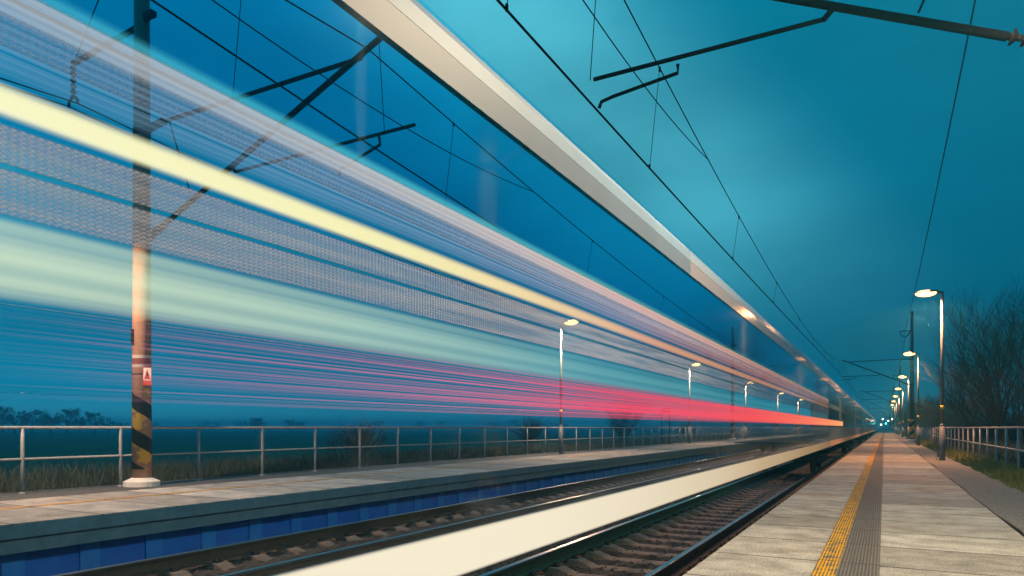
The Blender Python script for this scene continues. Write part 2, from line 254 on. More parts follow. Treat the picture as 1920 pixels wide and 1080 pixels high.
# helical worn black / yellow hazard paint on concrete masts
def mastmat(name, lo, hi, pitch, conc1, conc2, worn=0.5, redwhite=None, spiral=1):
    m = bpy.data.materials.new(name); m.use_nodes = True; t = m.node_tree; b = t.nodes['Principled BSDF']; L = t.links.new
    co = N(t, 'ShaderNodeTexCoord'); s = N(t, 'ShaderNodeSeparateXYZ'); L(co.outputs['Object'], s.inputs[0])
    n = N(t, 'ShaderNodeTexNoise'); n.inputs['Scale'].default_value = 5; n.inputs['Detail'].default_value = 5; L(co.outputs['Object'], n.inputs['Vector'])
    base = N(t, 'ShaderNodeMix', data_type='RGBA'); L(n.outputs[0], base.inputs[0]); base.inputs[6].default_value = (*conc1, 1); base.inputs[7].default_value = (*conc2, 1)
    at = N(t, 'ShaderNodeMath', operation='ARCTAN2'); L(s.outputs[1], at.inputs[0]); L(s.outputs[0], at.inputs[1])
    az = N(t, 'ShaderNodeMath', operation='MULTIPLY_ADD'); L(at.outputs[0], az.inputs[0]); az.inputs[1].default_value = -spiral / (2 * math.pi)
    zz = N(t, 'ShaderNodeMath', operation='DIVIDE'); L(s.outputs[2], zz.inputs[0]); zz.inputs[1].default_value = pitch; L(zz.outputs[0], az.inputs[2])
    fr = N(t, 'ShaderNodeMath', operation='FRACT'); L(az.outputs[0], fr.inputs[0])
    st = N(t, 'ShaderNodeMath', operation='LESS_THAN'); L(fr.outputs[0], st.inputs[0]); st.inputs[1].default_value = 0.45
    g1 = N(t, 'ShaderNodeMath', operation='GREATER_THAN'); L(s.outputs[2], g1.inputs[0]); g1.inputs[1].default_value = lo
    g2 = N(t, 'ShaderNodeMath', operation='LESS_THAN'); L(s.outputs[2], g2.inputs[0]); g2.inputs[1].default_value = hi
    zone = N(t, 'ShaderNodeMath', operation='MULTIPLY'); L(g1.outputs[0], zone.inputs[0]); L(g2.outputs[0], zone.inputs[1])
    bk = N(t, 'ShaderNodeMath', operation='MULTIPLY'); L(zone.outputs[0], bk.inputs[0]); L(st.outputs[0], bk.inputs[1])
    nn = N(t, 'ShaderNodeTexNoise'); nn.inputs['Scale'].default_value = 4.5; nn.inputs['Detail'].default_value = 3; L(co.outputs['Object'], nn.inputs['Vector'])
    wr = N(t, 'ShaderNodeMath', operation='GREATER_THAN'); L(nn.outputs[0], wr.inputs[0]); wr.inputs[1].default_value = worn
    yz = N(t, 'ShaderNodeMath', operation='MULTIPLY'); L(zone.outputs[0], yz.inputs[0]); L(wr.outputs[0], yz.inputs[1])
    y = N(t, 'ShaderNodeMix', data_type='RGBA'); L(yz.outputs[0], y.inputs[0]); L(base.outputs[2], y.inputs[6]); y.inputs[7].default_value = (0.70, 0.42, 0.07, 1)
    k = N(t, 'ShaderNodeMix', data_type='RGBA'); L(bk.outputs[0], k.inputs[0]); L(y.outputs[2], k.inputs[6]); k.inputs[7].default_value = (0.015, 0.018, 0.022, 1)
    src = k.outputs[2]
    for (a0, a1, c) in (redwhite or ()):
        q1 = N(t, 'ShaderNodeMath', operation='GREATER_THAN'); L(s.outputs[2], q1.inputs[0]); q1.inputs[1].default_value = a0
        q2 = N(t, 'ShaderNodeMath', operation='LESS_THAN'); L(s.outputs[2], q2.inputs[0]); q2.inputs[1].default_value = a1
        q = N(t, 'ShaderNodeMath', operation='MULTIPLY'); L(q1.outputs[0], q.inputs[0]); L(q2.outputs[0], q.inputs[1])
        z = N(t, 'ShaderNodeMix', data_type='RGBA'); L(q.outputs[0], z.inputs[0]); L(src, z.inputs[6]); z.inputs[7].default_value = (*c, 1); src = z.outputs[2]
    L(src, b.inputs['Base Color']); b.inputs['Roughness'].default_value = 0.8
    return m

# ------------------------------------------------------------------ mesh helpers
class MB:
    def __init__(s): s.v = []; s.f = []; s.mi = []
    def box(s, x0, x1, y0, y1, z0, z1, mi=0):
        b = len(s.v)
        s.v += [(x, y, z) for z in (z0, z1) for y in (y0, y1) for x in (x0, x1)]
        s.f += [tuple(b + i for i in q) for q in ((0, 2, 3, 1), (4, 5, 7, 6), (0, 1, 5, 4), (2, 6, 7, 3), (0, 4, 6, 2), (1, 3, 7, 5))]; s.mi += [mi] * 6
    def tube(s, pts, rad, n=8, mi=0, cap=True):
        pts = [Vector(p) for p in pts]
        if not isinstance(rad, (list, tuple)): rad = [rad] * len(pts)
        b0 = len(s.v); prev = None
        for i, p in enumerate(pts):
            d = (pts[min(i + 1, len(pts) - 1)] - pts[max(i - 1, 0)])
            d = d.normalized() if d.length > 1e-9 else Vector((0, 0, 1))
            if prev is None:
                up = Vector((0, 0, 1)) if abs(d.z) < 0.9 else Vector((1, 0, 0))
                u = d.cross(up).normalized()
            else: u = (prev - d * prev.dot(d)).normalized()
            prev = u; w = d.cross(u)
            for k in range(n):
                a = 2 * math.pi * k / n; q = p + (u * math.cos(a) + w * math.sin(a)) * rad[i]; s.v.append(tuple(q))
        for i in range(len(pts) - 1):
            for k in range(n):
                a = b0 + i * n + k; c = b0 + i * n + (k + 1) % n
                s.f.append((a, c, c + n, a + n)); s.mi.append(mi)
        if cap:
            s.f.append(tuple(b0 + k for k in reversed(range(n)))); s.mi.append(mi)
            e = b0 + (len(pts) - 1) * n; s.f.append(tuple(e + k for k in range(n))); s.mi.append(mi)
        return s
    def extrude(s, prof, y0, y1, mi=0, cap=True):
        n = len(prof); b = len(s.v)
        s.v += [(x, y0, z) for x, z in prof] + [(x, y1, z) for x, z in prof]
        for i in range(n):
            j = (i + 1) % n; s.f.append((b + i, b + j, b + n + j, b + n + i)); s.mi.append(mi)
        if cap: s.f.append(tuple(b + i for i in reversed(range(n)))); s.f.append(tuple(b + n + i for i in range(n))); s.mi += [mi, mi]
        return s
    def strip(s, prof, y0, y1, th, mi=0):
        """open profile (x,z) given thickness th (towards inside), extruded along y"""
        P = [Vector((x, 0, z)) for x, z in prof]; inn = []
        for i, p in enumerate(P):
            d = (P[min(i + 1, len(P) - 1)] - P[max(i - 1, 0)]).normalized(); inn.append(p + Vector((-d.z, 0, d.x)) * th)
        full = [(p.x, p.z) for p in P] + [(p.x, p.z) for p in reversed(inn)]
        return s.extrude(full, y0, y1, mi)
    def build(s, name, mats, parent=None, smooth=False, bevel=0, loc=None):
        me = bpy.data.meshes.new(name); me.from_pydata(s.v, [], s.f); me.update()
        if not isinstance(mats, (list, tuple)): mats = [mats]
        for m_ in mats: me.materials.append(m_)
        if len(mats) > 1: me.polygons.foreach_set('material_index', s.mi)
        if smooth: me.polygons.foreach_set('use_smooth', [True] * len(me.polygons))
        o = bpy.data.objects.new(name, me); COL.objects.link(o)
        if parent: o.parent = parent
        if loc: o.location = loc
        if bevel:
            bv = o.modifiers.new('bevel', 'BEVEL'); bv.width = bevel; bv.segments = 2; bv.limit_method = 'ANGLE'
        return o
def tag(o, label=None, cat=None, group=None, kind=None):
    if label: o['label'] = label
    if cat: o['category'] = cat
    if group: o['group'] = group
    if kind: o['kind'] = kind
    return o
def empty(name, loc=(0, 0, 0), rz=0):
    o = bpy.data.objects.new(name, None); o.location = loc; o.rotation_euler = (0, 0, rz); o.empty_display_size = 0.3; COL.objects.link(o); return o
def copy_tree(o, parent=None):
    c = o.copy(); COL.objects.link(c); c.parent = parent
    for ch in [k for k in bpy.data.objects if k.parent == o]: copy_tree(ch, c)
    return c
def PY(px, py, Y):           # point of the photo that stands in the plane y = Y
    t = (px - 960) / F; X = Y * (t * CT - ST) / (CT + t * ST); D = -X * ST + Y * CT
    return Vector((X, Y, CH + (VPY - py) * D / F))
def PX(px, py, X):
    D = F * X / (CT * (px - 1658.0)); Y = (D + X * ST) / CT
    return Vector((X, Y, CH + (VPY - py) * D / F))

# ------------------------------------------------------------------ SETTING
g = MB(); g.v = [(-3000, -200, -1.2), (3000, -200, -1.2), (3000, 4000, -1.2), (-3000, 4000, -1.2)]; g.f = [(0, 1, 2, 3)]; g.mi = [0]
tag(g.build('ground', M['field']), 'dark flat field reaching the misty horizon', 'field', kind='structure')
# left field surface a little higher than the track bed, right scrub
NX, FX = -2.9, -6.76
def grid(x0, x1, nx, y0, y1, ny, fz, warp=1.0):
    m = MB()
    for j in range(ny + 1):
        y = y0 + (y1 - y0) * (j / ny) ** warp
        for i in range(nx + 1):
            x = x0 + (x1 - x0) * i / nx; m.v.append((x, y, fz(x, y)))
    for j in range(ny):
        for i in range(nx): a = j * (nx + 1) + i; m.f.append((a, a + 1, a + nx + 2, a + nx + 1)); m.mi.append(0)
    return m
def bedz(x, y):
    z = -0.73
    for c in (NX, FX):
        d = abs(x - c)
        if d < 1.5: z = max(z, -0.705 - 0.02 * random.random() + (0.03 if abs(c - FX) < .01 and x < FX + 0.2 else 0))
    if x < FX - 1.5: z = -0.70 - 0.1 * (FX - 1.5 - x)
    return z + random.uniform(-0.018, 0.018) * (1 if y < 40 else 0.3)
tag(grid(-8.7, -1.0, 150, -6, 60, 700, bedz, 1.7).build('ballast', M['ballast']), 'dark ballast bed under both tracks', 'ballast', kind='structure')
tag(grid(-8.7, -1.0, 12, 60, 420, 40, lambda x, y: -0.71).build('ballast', M['ballast']), 'distant dark ballast bed', 'ballast', kind='structure')
# loose stones lying on the bed : one mass
st = MB()
for i in range(9000):
    y = 1 + 26 * random.random() ** 1.4; x = random.uniform(-8.6, -1.1)
    r = random.uniform(0.012, 0.03); z = (-0.70 if min(abs(x - NX), abs(x - FX)) < 1.5 else -0.72)
    b = len(st.v); a = random.random() * 6
    for dx, dy, dz in ((1, 0, 0), (0, 1, 0), (-1, 0, 0), (0, -1, 0), (0, 0, 1), (0, 0, -1)):
        k = r * random.uniform(0.7, 1.3); st.v.append((x + k * (dx * math.cos(a) - dy * math.sin(a)), y + k * (dx * math.sin(a) + dy * math.cos(a)), z + k * dz * 0.8))
    st.f += [(b, b + 1, b + 4), (b + 1, b + 2, b + 4), (b + 2, b + 3, b + 4), (b + 3, b, b + 4), (b + 1, b, b + 5), (b + 2, b + 1, b + 5), (b + 3, b + 2, b + 5), (b, b + 3, b + 5)]; st.mi += [0] * 8
tag(st.build('ballast_stones', M['stone']), 'loose crushed stones lying over the track bed', 'stones', kind='stuff')

# right platform
EDGE = -1.28; YE = 330
p = MB(); p.box(EDGE, 1.2, -4, YE, -0.14, 0); p.build('platform', M['slab'])
o = bpy.data.objects['platform']; tag(o, 'concrete slab platform in the foreground on the right', 'platform', kind='structure')
p = MB(); p.box(EDGE + 0.14, 1.1, -4, YE, -1.2, -0.14); tag(p.build('platform_wall', M['edgec']), 'wall under the right platform edge', 'wall', kind='structure')
def sheet(x0, x1, y0, y1, z, m, name):
    s = MB(); s.v = [(x0, y0, z), (x1, y0, z), (x1, y1, z), (x0, y1, z)]; s.f = [(0, 1, 2, 3)]; s.mi = [0]
    o = s.build(name, m); return o
tag(sheet(-0.466, -0.308, -4, YE, 0.008, M['ribyellow'], 'yellow_safety_line'), 'worn yellow line along the ribbed strip of the right platform', 'safety line', kind='structure')
tag(sheet(-0.308, -0.03, -4, YE, 0.004, M['rib'], 'tactile_strip'), 'grey ribbed tactile strip beside the yellow line', 'tactile strip', kind='structure')
pm = grid(1.23, 2.15, 10, -4, 120, 400, lambda x, y: -0.03 + 0.012 * math.sin(x * 9 + y * 2.3) + random.uniform(-0.006, 0.006), 1.5)
tag(pm.build('path', M['gravel'], smooth=True), 'rough gravel strip behind the right platform slabs', 'path', kind='structure')
tag(sheet(1.1, 2.3, 119.9, YE, -0.04, M['gravel'], 'path'), 'distant end of the gravel strip', 'path', kind='structure')
k = MB(); pts = []
for i in range(160):
    y = 2 + i * 0.75; pts.append((1.215 + 0.014 * math.sin(y * 0.9) + 0.012 * math.sin(y * 2.3), y, -0.012))
k.tube(pts, 0.018, 5); tag(k.build('cable', M['wire'], smooth=True), 'black cable lying in the gap along the right platform slabs', 'cable')
def vz(x, y):
    return (-0.05 - 0.35 * max(0, (x - 2.8)) * 0.35 if x > 0 else 0) + 0.04 * math.sin(x * 3 + y) + random.uniform(-0.02, 0.02)
tag(grid(2.12, 30, 60, -4, 200, 200, vz, 1.3).build('verge', M['verge'], smooth=True), 'grassy verge and slope right of the platform', 'verge', kind='structure')
# left platform
LE = -8.5; LB = -11.3; LY0 = -3
p = MB(); p.box(LB, LE, LY0, YE, -0.16, 0); tag(p.build('platform', M['slabL']), 'pale concrete platform beyond the far track on the left', 'platform', kind='structure')
p = MB(); p.box(LE - 0.62, LE - 0.05, LY0, YE, -0.34, -0.16); tag(p.build('platform_beam', M['edgec']), 'concrete beam under the left platform edge', 'beam', kind='structure')
p = MB(); p.box(LE - 0.7, LE - 0.3, LY0, YE, -1.2, -0.34); tag(p.build('platform_wall', M['bluewall']), 'deep blue panels of the wall under the left platform', 'wall', kind='structure')
p = MB(); p.box(LE - 0.01, LE + 0.006, LY0, YE, -0.165, -0.012); tag(p.build('platform_edge', M['edgec']), 'dark edge of the left platform slabs', 'edge', kind='structure')
p = MB()
for i in range(230):
    y = LY0 + 1.0 + i * 0.86; p.box(LE - 0.3, LE - 0.27, y, y + 0.24, -1.2, -0.34)
tag(p.build('wall_piers', M['bluepil']), 'pale piers standing in the blue wall under the left platform', 'piers', kind='structure')
tag(sheet(-10.24, -10.12, LY0, YE, 0.004, M['ribyellow'], 'yellow_safety_line'), 'thin faded line along the left platform', 'safety line', kind='structure')
tag(sheet(-12.9, LB, LY0, YE, -0.02, M['asphalt'], 'path'), 'dark asphalt strip behind the left platform slabs', 'path', kind='structure')
tag(grid(-60, -12.85, 80, LY0, 160, 120, lambda x, y: -0.04 - 0.9 * min(1, max(0, (-14 - x) / 6)) + random.uniform(-0.03, 0.03), 1.3).build('verge', M['verge'], smooth=True), 'rough verge falling from the left platform to the field', 'verge', kind='structure')

# ------------------------------------------------------------------ tracks
def rail(x, label):
    r = empty('rail', (x, 0, RZ)); tag(r, label, 'rail')
    prof = [(-0.075, -0.17), (0.075, -0.17), (0.075, -0.155), (0.012, -0.135), (0.012, -0.045), (0.034, -0.035), (0.036, -0.004), (-0.036, -0.004), (-0.034, -0.035), (-0.012, -0.045), (-0.012, -0.135), (-0.075, -0.155)]
    MB().extrude(prof, -6, 420).build('rail_web', M['railside'], r)
    MB().extrude([(-0.034, -0.004), (0.034, -0.004), (0.026, 0.003), (-0.026, 0.003)], -6, 420).build('rail_head', M['railtop'], r)
for c, w in ((NX, 'near'), (FX, 'far')):
    rail(c + 0.753, f'polished right rail of the {w} track'); rail(c - 0.753, f'polished left rail of the {w} track')
s = MB()
prof = [(-1.30, 0.10), (-1.28, 0.125), (-0.95, 0.165), (-0.55, 0.165), (-0.38, 0.10), (0.38, 0.10), (0.55, 0.165), (0.95, 0.165), (1.28, 0.125), (1.30, 0.10)]
for (x, z) in prof:
    w = 0.135; s.v += [(x, -w, -0.06), (x, -w * 0.74, z), (x, w * 0.74, z), (x, w, -0.06)]
for i in range(len(prof) - 1):
    for k in range(3): a = i * 4 + k; s.f.append((a, a + 1, a + 5, a + 4)); s.mi.append(0)
s.f += [(0, 3, 2, 1), tuple(len(s.v) - 4 + q for q in range(4))]; s.mi += [0, 0]
smesh = s.build('sleeper', M['sleeper'], bevel=0.012)
cl = MB(); cl.extrude([(-0.04, 0.158), (0.04, 0.158), (0.04, 0.185), (0.014, 0.185), (0.014, 0.215), (-0.014, 0.215), (-0.014, 0.185), (-0.04, 0.185)], -0.04, 0.04)
cmesh = cl.build('rail_clip', M['clip'], smesh); cmesh.location = (-0.863, 0, 0)
clips = [cmesh]
for cx in (-0.643, 0.643, 0.863):
    cc = cmesh.copy(); COL.objects.link(cc); cc.parent = smesh; cc.location = (cx, 0, 0); clips.append(cc)
first = True
for c, w, n in ((NX, 'near', 150), (FX, 'far', 150)):
    for i in range(n):
        if first: so = smesh; co_ = cmesh; first = False
        else:
            so = smesh.copy(); COL.objects.link(so)
            if i < 26:
                for q_ in clips: cc = q_.copy(); COL.objects.link(cc); cc.parent = so
        so.location = (c + random.uniform(-0.012, 0.012), 0.4 + i * 0.6 + random.uniform(-0.012, 0.012), -0.795 - 0.004 * random.random())
        so.rotation_euler = (0, 0, random.uniform(-0.008, 0.008))
        tag(so, f'weathered concrete sleeper of the {w} track, lying across under its rails', 'sleeper', f'sleepers of the {w} track')

# ------------------------------------------------------------------ railings
def railing(x, y0, y1, sp, label, rt=0.028):
    r = empty('railing', (x, y0, 0)); tag(r, label, 'railing')
    L = y1 - y0
    MB().tube([(0, 0, 1.07), (0, L, 1.07)], rt, 8).build('top_rail', M['steel'], r, True)
    MB().tube([(0, 0, 0.55), (0, L, 0.55)], rt * 0.85, 8).build('middle_rail', M['steel'], r, True)
    m = MB().tube([(0, 0, -0.25), (0, 0, 1.06)], rt * 1.05, 8); m.tube([(0, 0, -0.05), (0, 0, 0.01)], rt * 1.8, 8)
    o = m.build('post', M['steel'], r, True); n = min(98, int(L / sp))
    for i in range(1, n):
        q = o.copy(); COL.objects.link(q); q.parent = r; q.location = (0, i * sp, 0)
    return r
YL0 = PX(42, 925, -12.45).y - 1.645
railing(-12.45, YL0, YL0 + 1.645 * 97, 1.645, 'long galvanised tube railing behind the left platform')
railing(2.72, 5.0, 5.0 + 1.8 * 26, 1.8, 'tube railing in the grass right of the near platform')
railing(2.85, 54, 54 + 1.8 * 50, 1.8, 'farther tube railing beyond the gap on the right side')

# ------------------------------------------------------------------ lamps
def lamp_proto(side, h):
    """side: +1 head points to -x"""
    r = empty('platform_lamp'); s = -side
    m = MB().tube([(0, 0, -0.15), (0, 0, 1.12)], 0.092, 14); m.tube([(0, 0, 1.12), (0, 0, 1.2)], [0.085, 0.055], 14)
    m.build('lower_pole', M['pole'], r, True)
    MB().tube([(0, 0, 1.18), (0, 0, h)], [0.055, 0.042], 12).build('upper_pole', M['pole'], r, True)
    MB().tube([(0, 0, 1.68), (0, 0, 1.82)], 0.058, 12).build('yellow_band', M['yellowp'], r, True)
    m = MB(); m.tube([(0, 0, h - 0.03), (s * 0.16, 0, h + 0.0)], 0.04, 10); m.build('bracket', M['pole'], r, True)
    prof = [(s * 0.10, 0.05), (s * 0.16, 0.085), (s * 0.55, 0.07), (s * 0.80, 0.02), (s * 0.82, -0.005)]
    m = MB(); nn = 10
    for (x, z) in prof:
        w = 0.12 if abs(x) > 0.15 else 0.07
        if abs(x) > 0.75: w = 0.09
        for q in range(nn):
            a = math.pi * q / (nn - 1); m.v.append((x, -w * math.cos(a), h - 0.005 + (z + 0.005) * math.sin(a)))
    for i in range(len(prof) - 1):
        for q in range(nn - 1): a = i * nn + q; m.f.append((a, a + 1, a + nn + 1, a + nn)); m.mi.append(0)
    m.f.append(tuple(range(nn))); m.f.append(tuple(len(m.v) - nn + q for q in range(nn))); m.mi += [0, 0]
    m.build('lamp_housing', M['pole'], r, True)
    m = MB(); b = bmesh.new(); bmesh.ops.create_uvsphere(b, u_segments=16, v_segments=10, radius=1)
    me = bpy.data.meshes.new('lamp_glass'); b.transform(Matrix.Diagonal((0.31, 0.13, 0.11, 1))); b.to_mesh(me); b.free(); me.materials.append(M['lamp'])
    me.polygons.foreach_set('use_smooth', [True] * len(me.polygons))
    o = bpy.data.objects.new('lamp_glass', me); COL.objects.link(o); o.parent = r; o.location = (s * 0.47, 0, h - 0.02)
    m = MB(); m.box(s * 0.10 - 0.05, s * 0.10 + 0.05, -0.05, 0.05, 0.10, 0.34); m.tube([(s * 0.14, 0, 0.10), (s * 0.17, 0, 0.0), (s * 0.12, 0, -0.04)], 0.012, 6)
    m.build('socket_box', M['pole'], r)
    ld = bpy.data.lights.new('lamp_light', 'SPOT'); ld.spot_size = R(165); ld.spot_blend = 0.35; ld.energy = 2700; ld.color = (1.0, 0.44, 0.19); ld.shadow_soft_size = 0.12
    lo = bpy.data.objects.new('lamp_light', ld); COL.objects.link(lo); lo.parent = r; lo.location = (s * 0.47, 0, h - 0.24)
    return r
ords = ['nearest', 'second', 'third', 'fourth', 'fifth', 'sixth', 'seventh', 'eighth', 'ninth', 'tenth']
HR, HL = 5.62, 5.45
lr = lamp_proto(1, HR); ll = lamp_proto(-1, HL)
for o in bpy.data.objects:
    if o.type == 'LIGHT' and o.parent == ll: o.data = o.data.copy(); o.data.energy = 2900; o.data.color = (1.0, 0.58, 0.36)
for i, (x, y) in enumerate([(1.70, 26.9), (1.82, 48.4), (1.9, 70), (1.9, 91.5), (1.9, 113), (1.9, 134.5), (1.9, 156), (1.72, 5.4)]):
    o = lr if i == 0 else copy_tree(lr); o.location = (x, y, 0); o.rotation_euler = (0, 0, random.uniform(-0.03, 0.03))
    tag(o, 'lit sodium lamp beside the camera, outside the picture on the right platform' if i == 7 else f'{ords[i]} lit sodium lamp post in the row on the right platform', 'lamp post', 'lamp posts on the right platform')
for i, (x, y) in enumerate([(-11.85, 26), (-11.85, 47.4), (-11.85, 69.2), (-11.85, 92), (-11.85, 115), (-11.85, 4.4)]):
    o = ll if i == 0 else copy_tree(ll); o.location = (x, y, 0)
    tag(o, 'lit sodium lamp just outside the picture on the left platform' if i == 5 else f'{ords[i]} lit sodium lamp post in the row on the left platform', 'lamp post', 'lamp posts on the left platform')

near_l = bpy.data.lights.new('lamp_light', 'SPOT'); near_l.spot_size = R(168); near_l.spot_blend = 0.35; near_l.energy = 2000; near_l.color = (1.0, 0.76, 0.48); near_l.shadow_soft_size = 0.12
for o in list(bpy.data.objects):       # the lamp beside the camera burns whiter than the rest
    if o.type == 'LIGHT' and o.parent and o.parent.location.y < 6 and o.parent.location.x > 0: o.data = near_l
# ------------------------------------------------------------------ catenary masts
M['mastL'] = mastmat('mast_concrete_hazard', 0.30, 1.80, 0.63, (0.28, 0.15, 0.095), (0.42, 0.25, 0.16), 0.52,
    [(2.19, 2.245, (0.62, 0.52, 0.45)), (2.245, 2.36, (0.26, 0.09, 0.06)), (2.36, 2.42, (0.65, 0.55, 0.47)), (2.05, 2.075, (0.03, 0.03, 0.03))], spiral=-1)
M['mastR'] = mastmat('mast_dark_hazard', 0.25, 1.75, 0.7, (0.05, 0.042, 0.04), (0.10, 0.08, 0.075), 0.2)
def insulator(p0, p1, n=5, r=0.075):
    m = MB(); p0 = Vector(p0); p1 = Vector(p1); pts = []; rad = []
    for i in range(n):
        for f_, rr in ((0.0, 0.03), (0.35, r), (0.5, r), (0.55, 0.03)):
            pts.append(p0.lerp(p1, (i + f_) / n)); rad.append(rr)
    pts.append(p1); rad.append(0.03)
    return m.tube(pts, rad, 10)
def mast(y, mx_, cx, label, material, hang=None, rad=(0.165, 0.105), H=10.5, detail=True, white=True):
    """mast standing at x = mx_, its cantilever reaches over the track centre cx. s: direction towards the track"""
    r = empty('catenary_mast', (mx_, y, 0)); tag(r, label, 'mast', 'catenary masts along the line')
    s = 1 if cx > mx_ else -1; u = abs(cx - mx_)
    MB().tube([(0, 0, -0.3), (0, 0, H)], list(rad), 18).build('mast_pole', material, r, True)
    if white:
        MB().tube([(0, 0, -0.05), (0, 0, 0.07), (0, 0, 0.14)], [0.31, 0.31, 0.17], 20).build('mast_foot', M['white'], r)
    # cantilever
    def q(d, z): return (s * d, 0, z)
    zu, zl = 6.65, 4.62; um, zm = u + 0.12, 6.75; du = 0.25
    MB().tube([q(du + 0.42, zu + 0.01), q(um - 0.25, zm - 0.14)], 0.035, 8).build('top_tube', M['dark'], r, True)
    MB().tube([q(du + 0.42, zl + 0.16), q(um + 0.12, zm + 0.06)], 0.045, 8).build('diagonal_tube', M['dark'], r, True)
    insulator(q(du - 0.02, zu - 0.02), q(du + 0.44, zu + 0.02)).build('insulator', M['insul'], r, True)
    insulator(q(du - 0.02, zl - 0.02), q(du + 0.44, zl + 0.17)).build('insulator', M['insul'], r, True)
    for z in (zu, zl):
        m = MB(); m.box(min(0, s * 0.28), max(0, s * 0.28), -0.03, 0.03, z - 0.10, z + 0.02); m.tube([(0, 0, z - 0.12), (0, 0, z - 0.02)], 0.155, 14); m.build('bracket', M['dark'], r)
    # steady arm hooked on the diagonal
    fr = 0.36; hx = du + 0.42 + (um - du - 0.30) * fr; hz = zl + 0.16 + (zm - zl - 0.1) * fr
    m = MB(); m.tube([q(hx, hz - 0.02), q(hx + 0.1, hz - 0.12)], 0.03, 6); m.tube([q(hx + 0.08, hz - 0.11), q(um + (0.15 if s < 0 else 0.75), 5.40)], 0.026, 8)
    m.build('steady_tube', M['dark'], r, True)
    m = MB(); m.tube([q(um - 0.55, 5.36), q(um - 0.55, 5.24), q(um - 0.5, 5.22), q(um + 0.32 - 0.05, 5.12), q(um + 0.30, 4.97)] if False else
                     ([q(um - 0.9, 5.32), q(um - 0.9, 5.22), q(um - 0.1, 5.13), q(um + 0.05, 5.10), q(um + 0.08, 5.03)] if s < 0 else [q(um + 0.10, 5.36), q(um + 0.12, 5.24), q(um - 0.5, 5.06), q(um - 0.66, 5.02), q(um - 0.68, 4.93)]), 0.022, 8); m.build('registration_arm', M['dark'], r, True)
    m = MB(); m.tube([q(um + 0.20, 5.40), q(um + 0.1, zm)], 0.006, 5); m.build('stay_wire', M['wire'], r); m = MB()
    m.tube([q(du + 0.55, zu), q(du + 1.15, zl + 0.6)], 0.012, 5); m.build('stay_wire', M['wire'], r)
    if hang == 'left':
        m = MB(); m.tube([(0.28, 0, 8.72), (-0.1, 0, 8.6), (-2.25, 0, 8.46)], 0.055, 8); m.box(0.1, 0.36, -0.06, 0.06, 8.68, 8.78); m.tube([(-2.2, 0, 8.5), (-1.0, 0, 9.95), (-0.05, 0, 10.2)], 0.012, 6); m.build('feeder_bracket', M['dark'], r)
        insulator((-2.25, 0, 8.42), (-2.25, 0, 7.80), 5, 0.06).build('insulator', M['insul'], r, True)
        m = MB(); m.tube([(-2.25, 0, 7.82), (-2.4, 0, 7.7), (-2.4, 0, 7.60)], 0.03, 6); m.tube([(-2.25, 0, 7.82), (-2.1, 0, 7.7), (-2.1, 0, 7.62)], 0.03, 6); m.build('clamp', M['dark'], r)
    elif hang == 'right':
        m = MB(); m.tube([(0, 0, 8.95), (-0.85, 0, 8.95)], 0.04, 6); m.tube([(0, 0, 8.95), (-0.45, 0, 8.45)], 0.02, 6); m.tube([(-0.85, 0, 8.95), (-0.8, 0, 8.6), (-0.45, 0, 8.42), (-0.25, 0, 8.6), (-0.15, 0, 8.95)], 0.03, 6); m.build('feeder_bracket', M['dark'], r)
    return r
YM = PX(266, 905, -12.2).y
mL = mast(YM, -12.2, FX, 'big concrete catenary mast with black and yellow spiral on the left platform', M['mastL'], 'left', (0.172, 0.128))
m = MB(); m.box(-0.07, 0.07, -0.01, 0.01, 0, 0.33); so_ = m.build('warning_sign', M['red'], mL); so_.location = (0.15 * 0.836 + 0.09 * 0.549, -0.15 * 0.549 + 0.09 * 0.836, 1.86); so_.rotation_euler = (0, 0, R(56.7))
m = MB(); m.box(-0.062, 0.062, -0.0125, -0.0105, 0.09, 0.32); m.build('white_panel', M['white'], so_)
m = MB(); m.v = [(-0.055, -0.014, 0.11), (0.055, -0.014, 0.11), (0.0, -0.014, 0.30)]; m.f = [(0, 1, 2)]; m.mi = [0]; m.build('triangle', M['red'], so_)
m = MB(); m.v = [(0.012, -0.016, 0.24), (-0.014, -0.016, 0.18), (0.0, -0.016, 0.18), (-0.01, -0.016, 0.125), (0.018, -0.016, 0.195), (0.004, -0.016, 0.195)]; m.f = [(0, 1, 2), (3, 4, 5), (0, 2, 4, 5)]; m.mi = [0] * 3; m.build('lightning_bolt', M['dark'], so_)
m = MB(); m.box(-0.025, 0.025, -0.02, 0.02, 0, 0.27); m_ = m.build('number_plate', M['dark'], mL); m_.location = (-0.155 * 0.549 + 0.09 * 0.836, -0.155 * 0.836 - 0.09 * 0.549, 2.62); m_.rotation_euler = (0, 0, R(56.7))
mast(65.4, -12.35, FX, 'second catenary mast of the left platform, seen through the train', M['mastR'], 'left')
mast(122, -12.4, FX, 'third catenary mast of the left side, small in the distance', M['mastR'], 'left')
for i, (x, y) in enumerate([(1.70, 7.94), (1.98, 64.1), (2.05, 118), (1.75, 172), (1.6, 226), (1.6, 280)]):
    mast(y, x, NX, ['catenary mast outside the picture whose arm reaches in at upper right', 'tall dark catenary mast behind the second right lamp', 'third dark catenary mast in the row on the right platform', 'fourth dark catenary mast in the row on the right platform', 'fifth catenary mast near the vanishing point on the right', 'sixth catenary mast at the far end of the right platform'][i], M['mastR'], 'right')

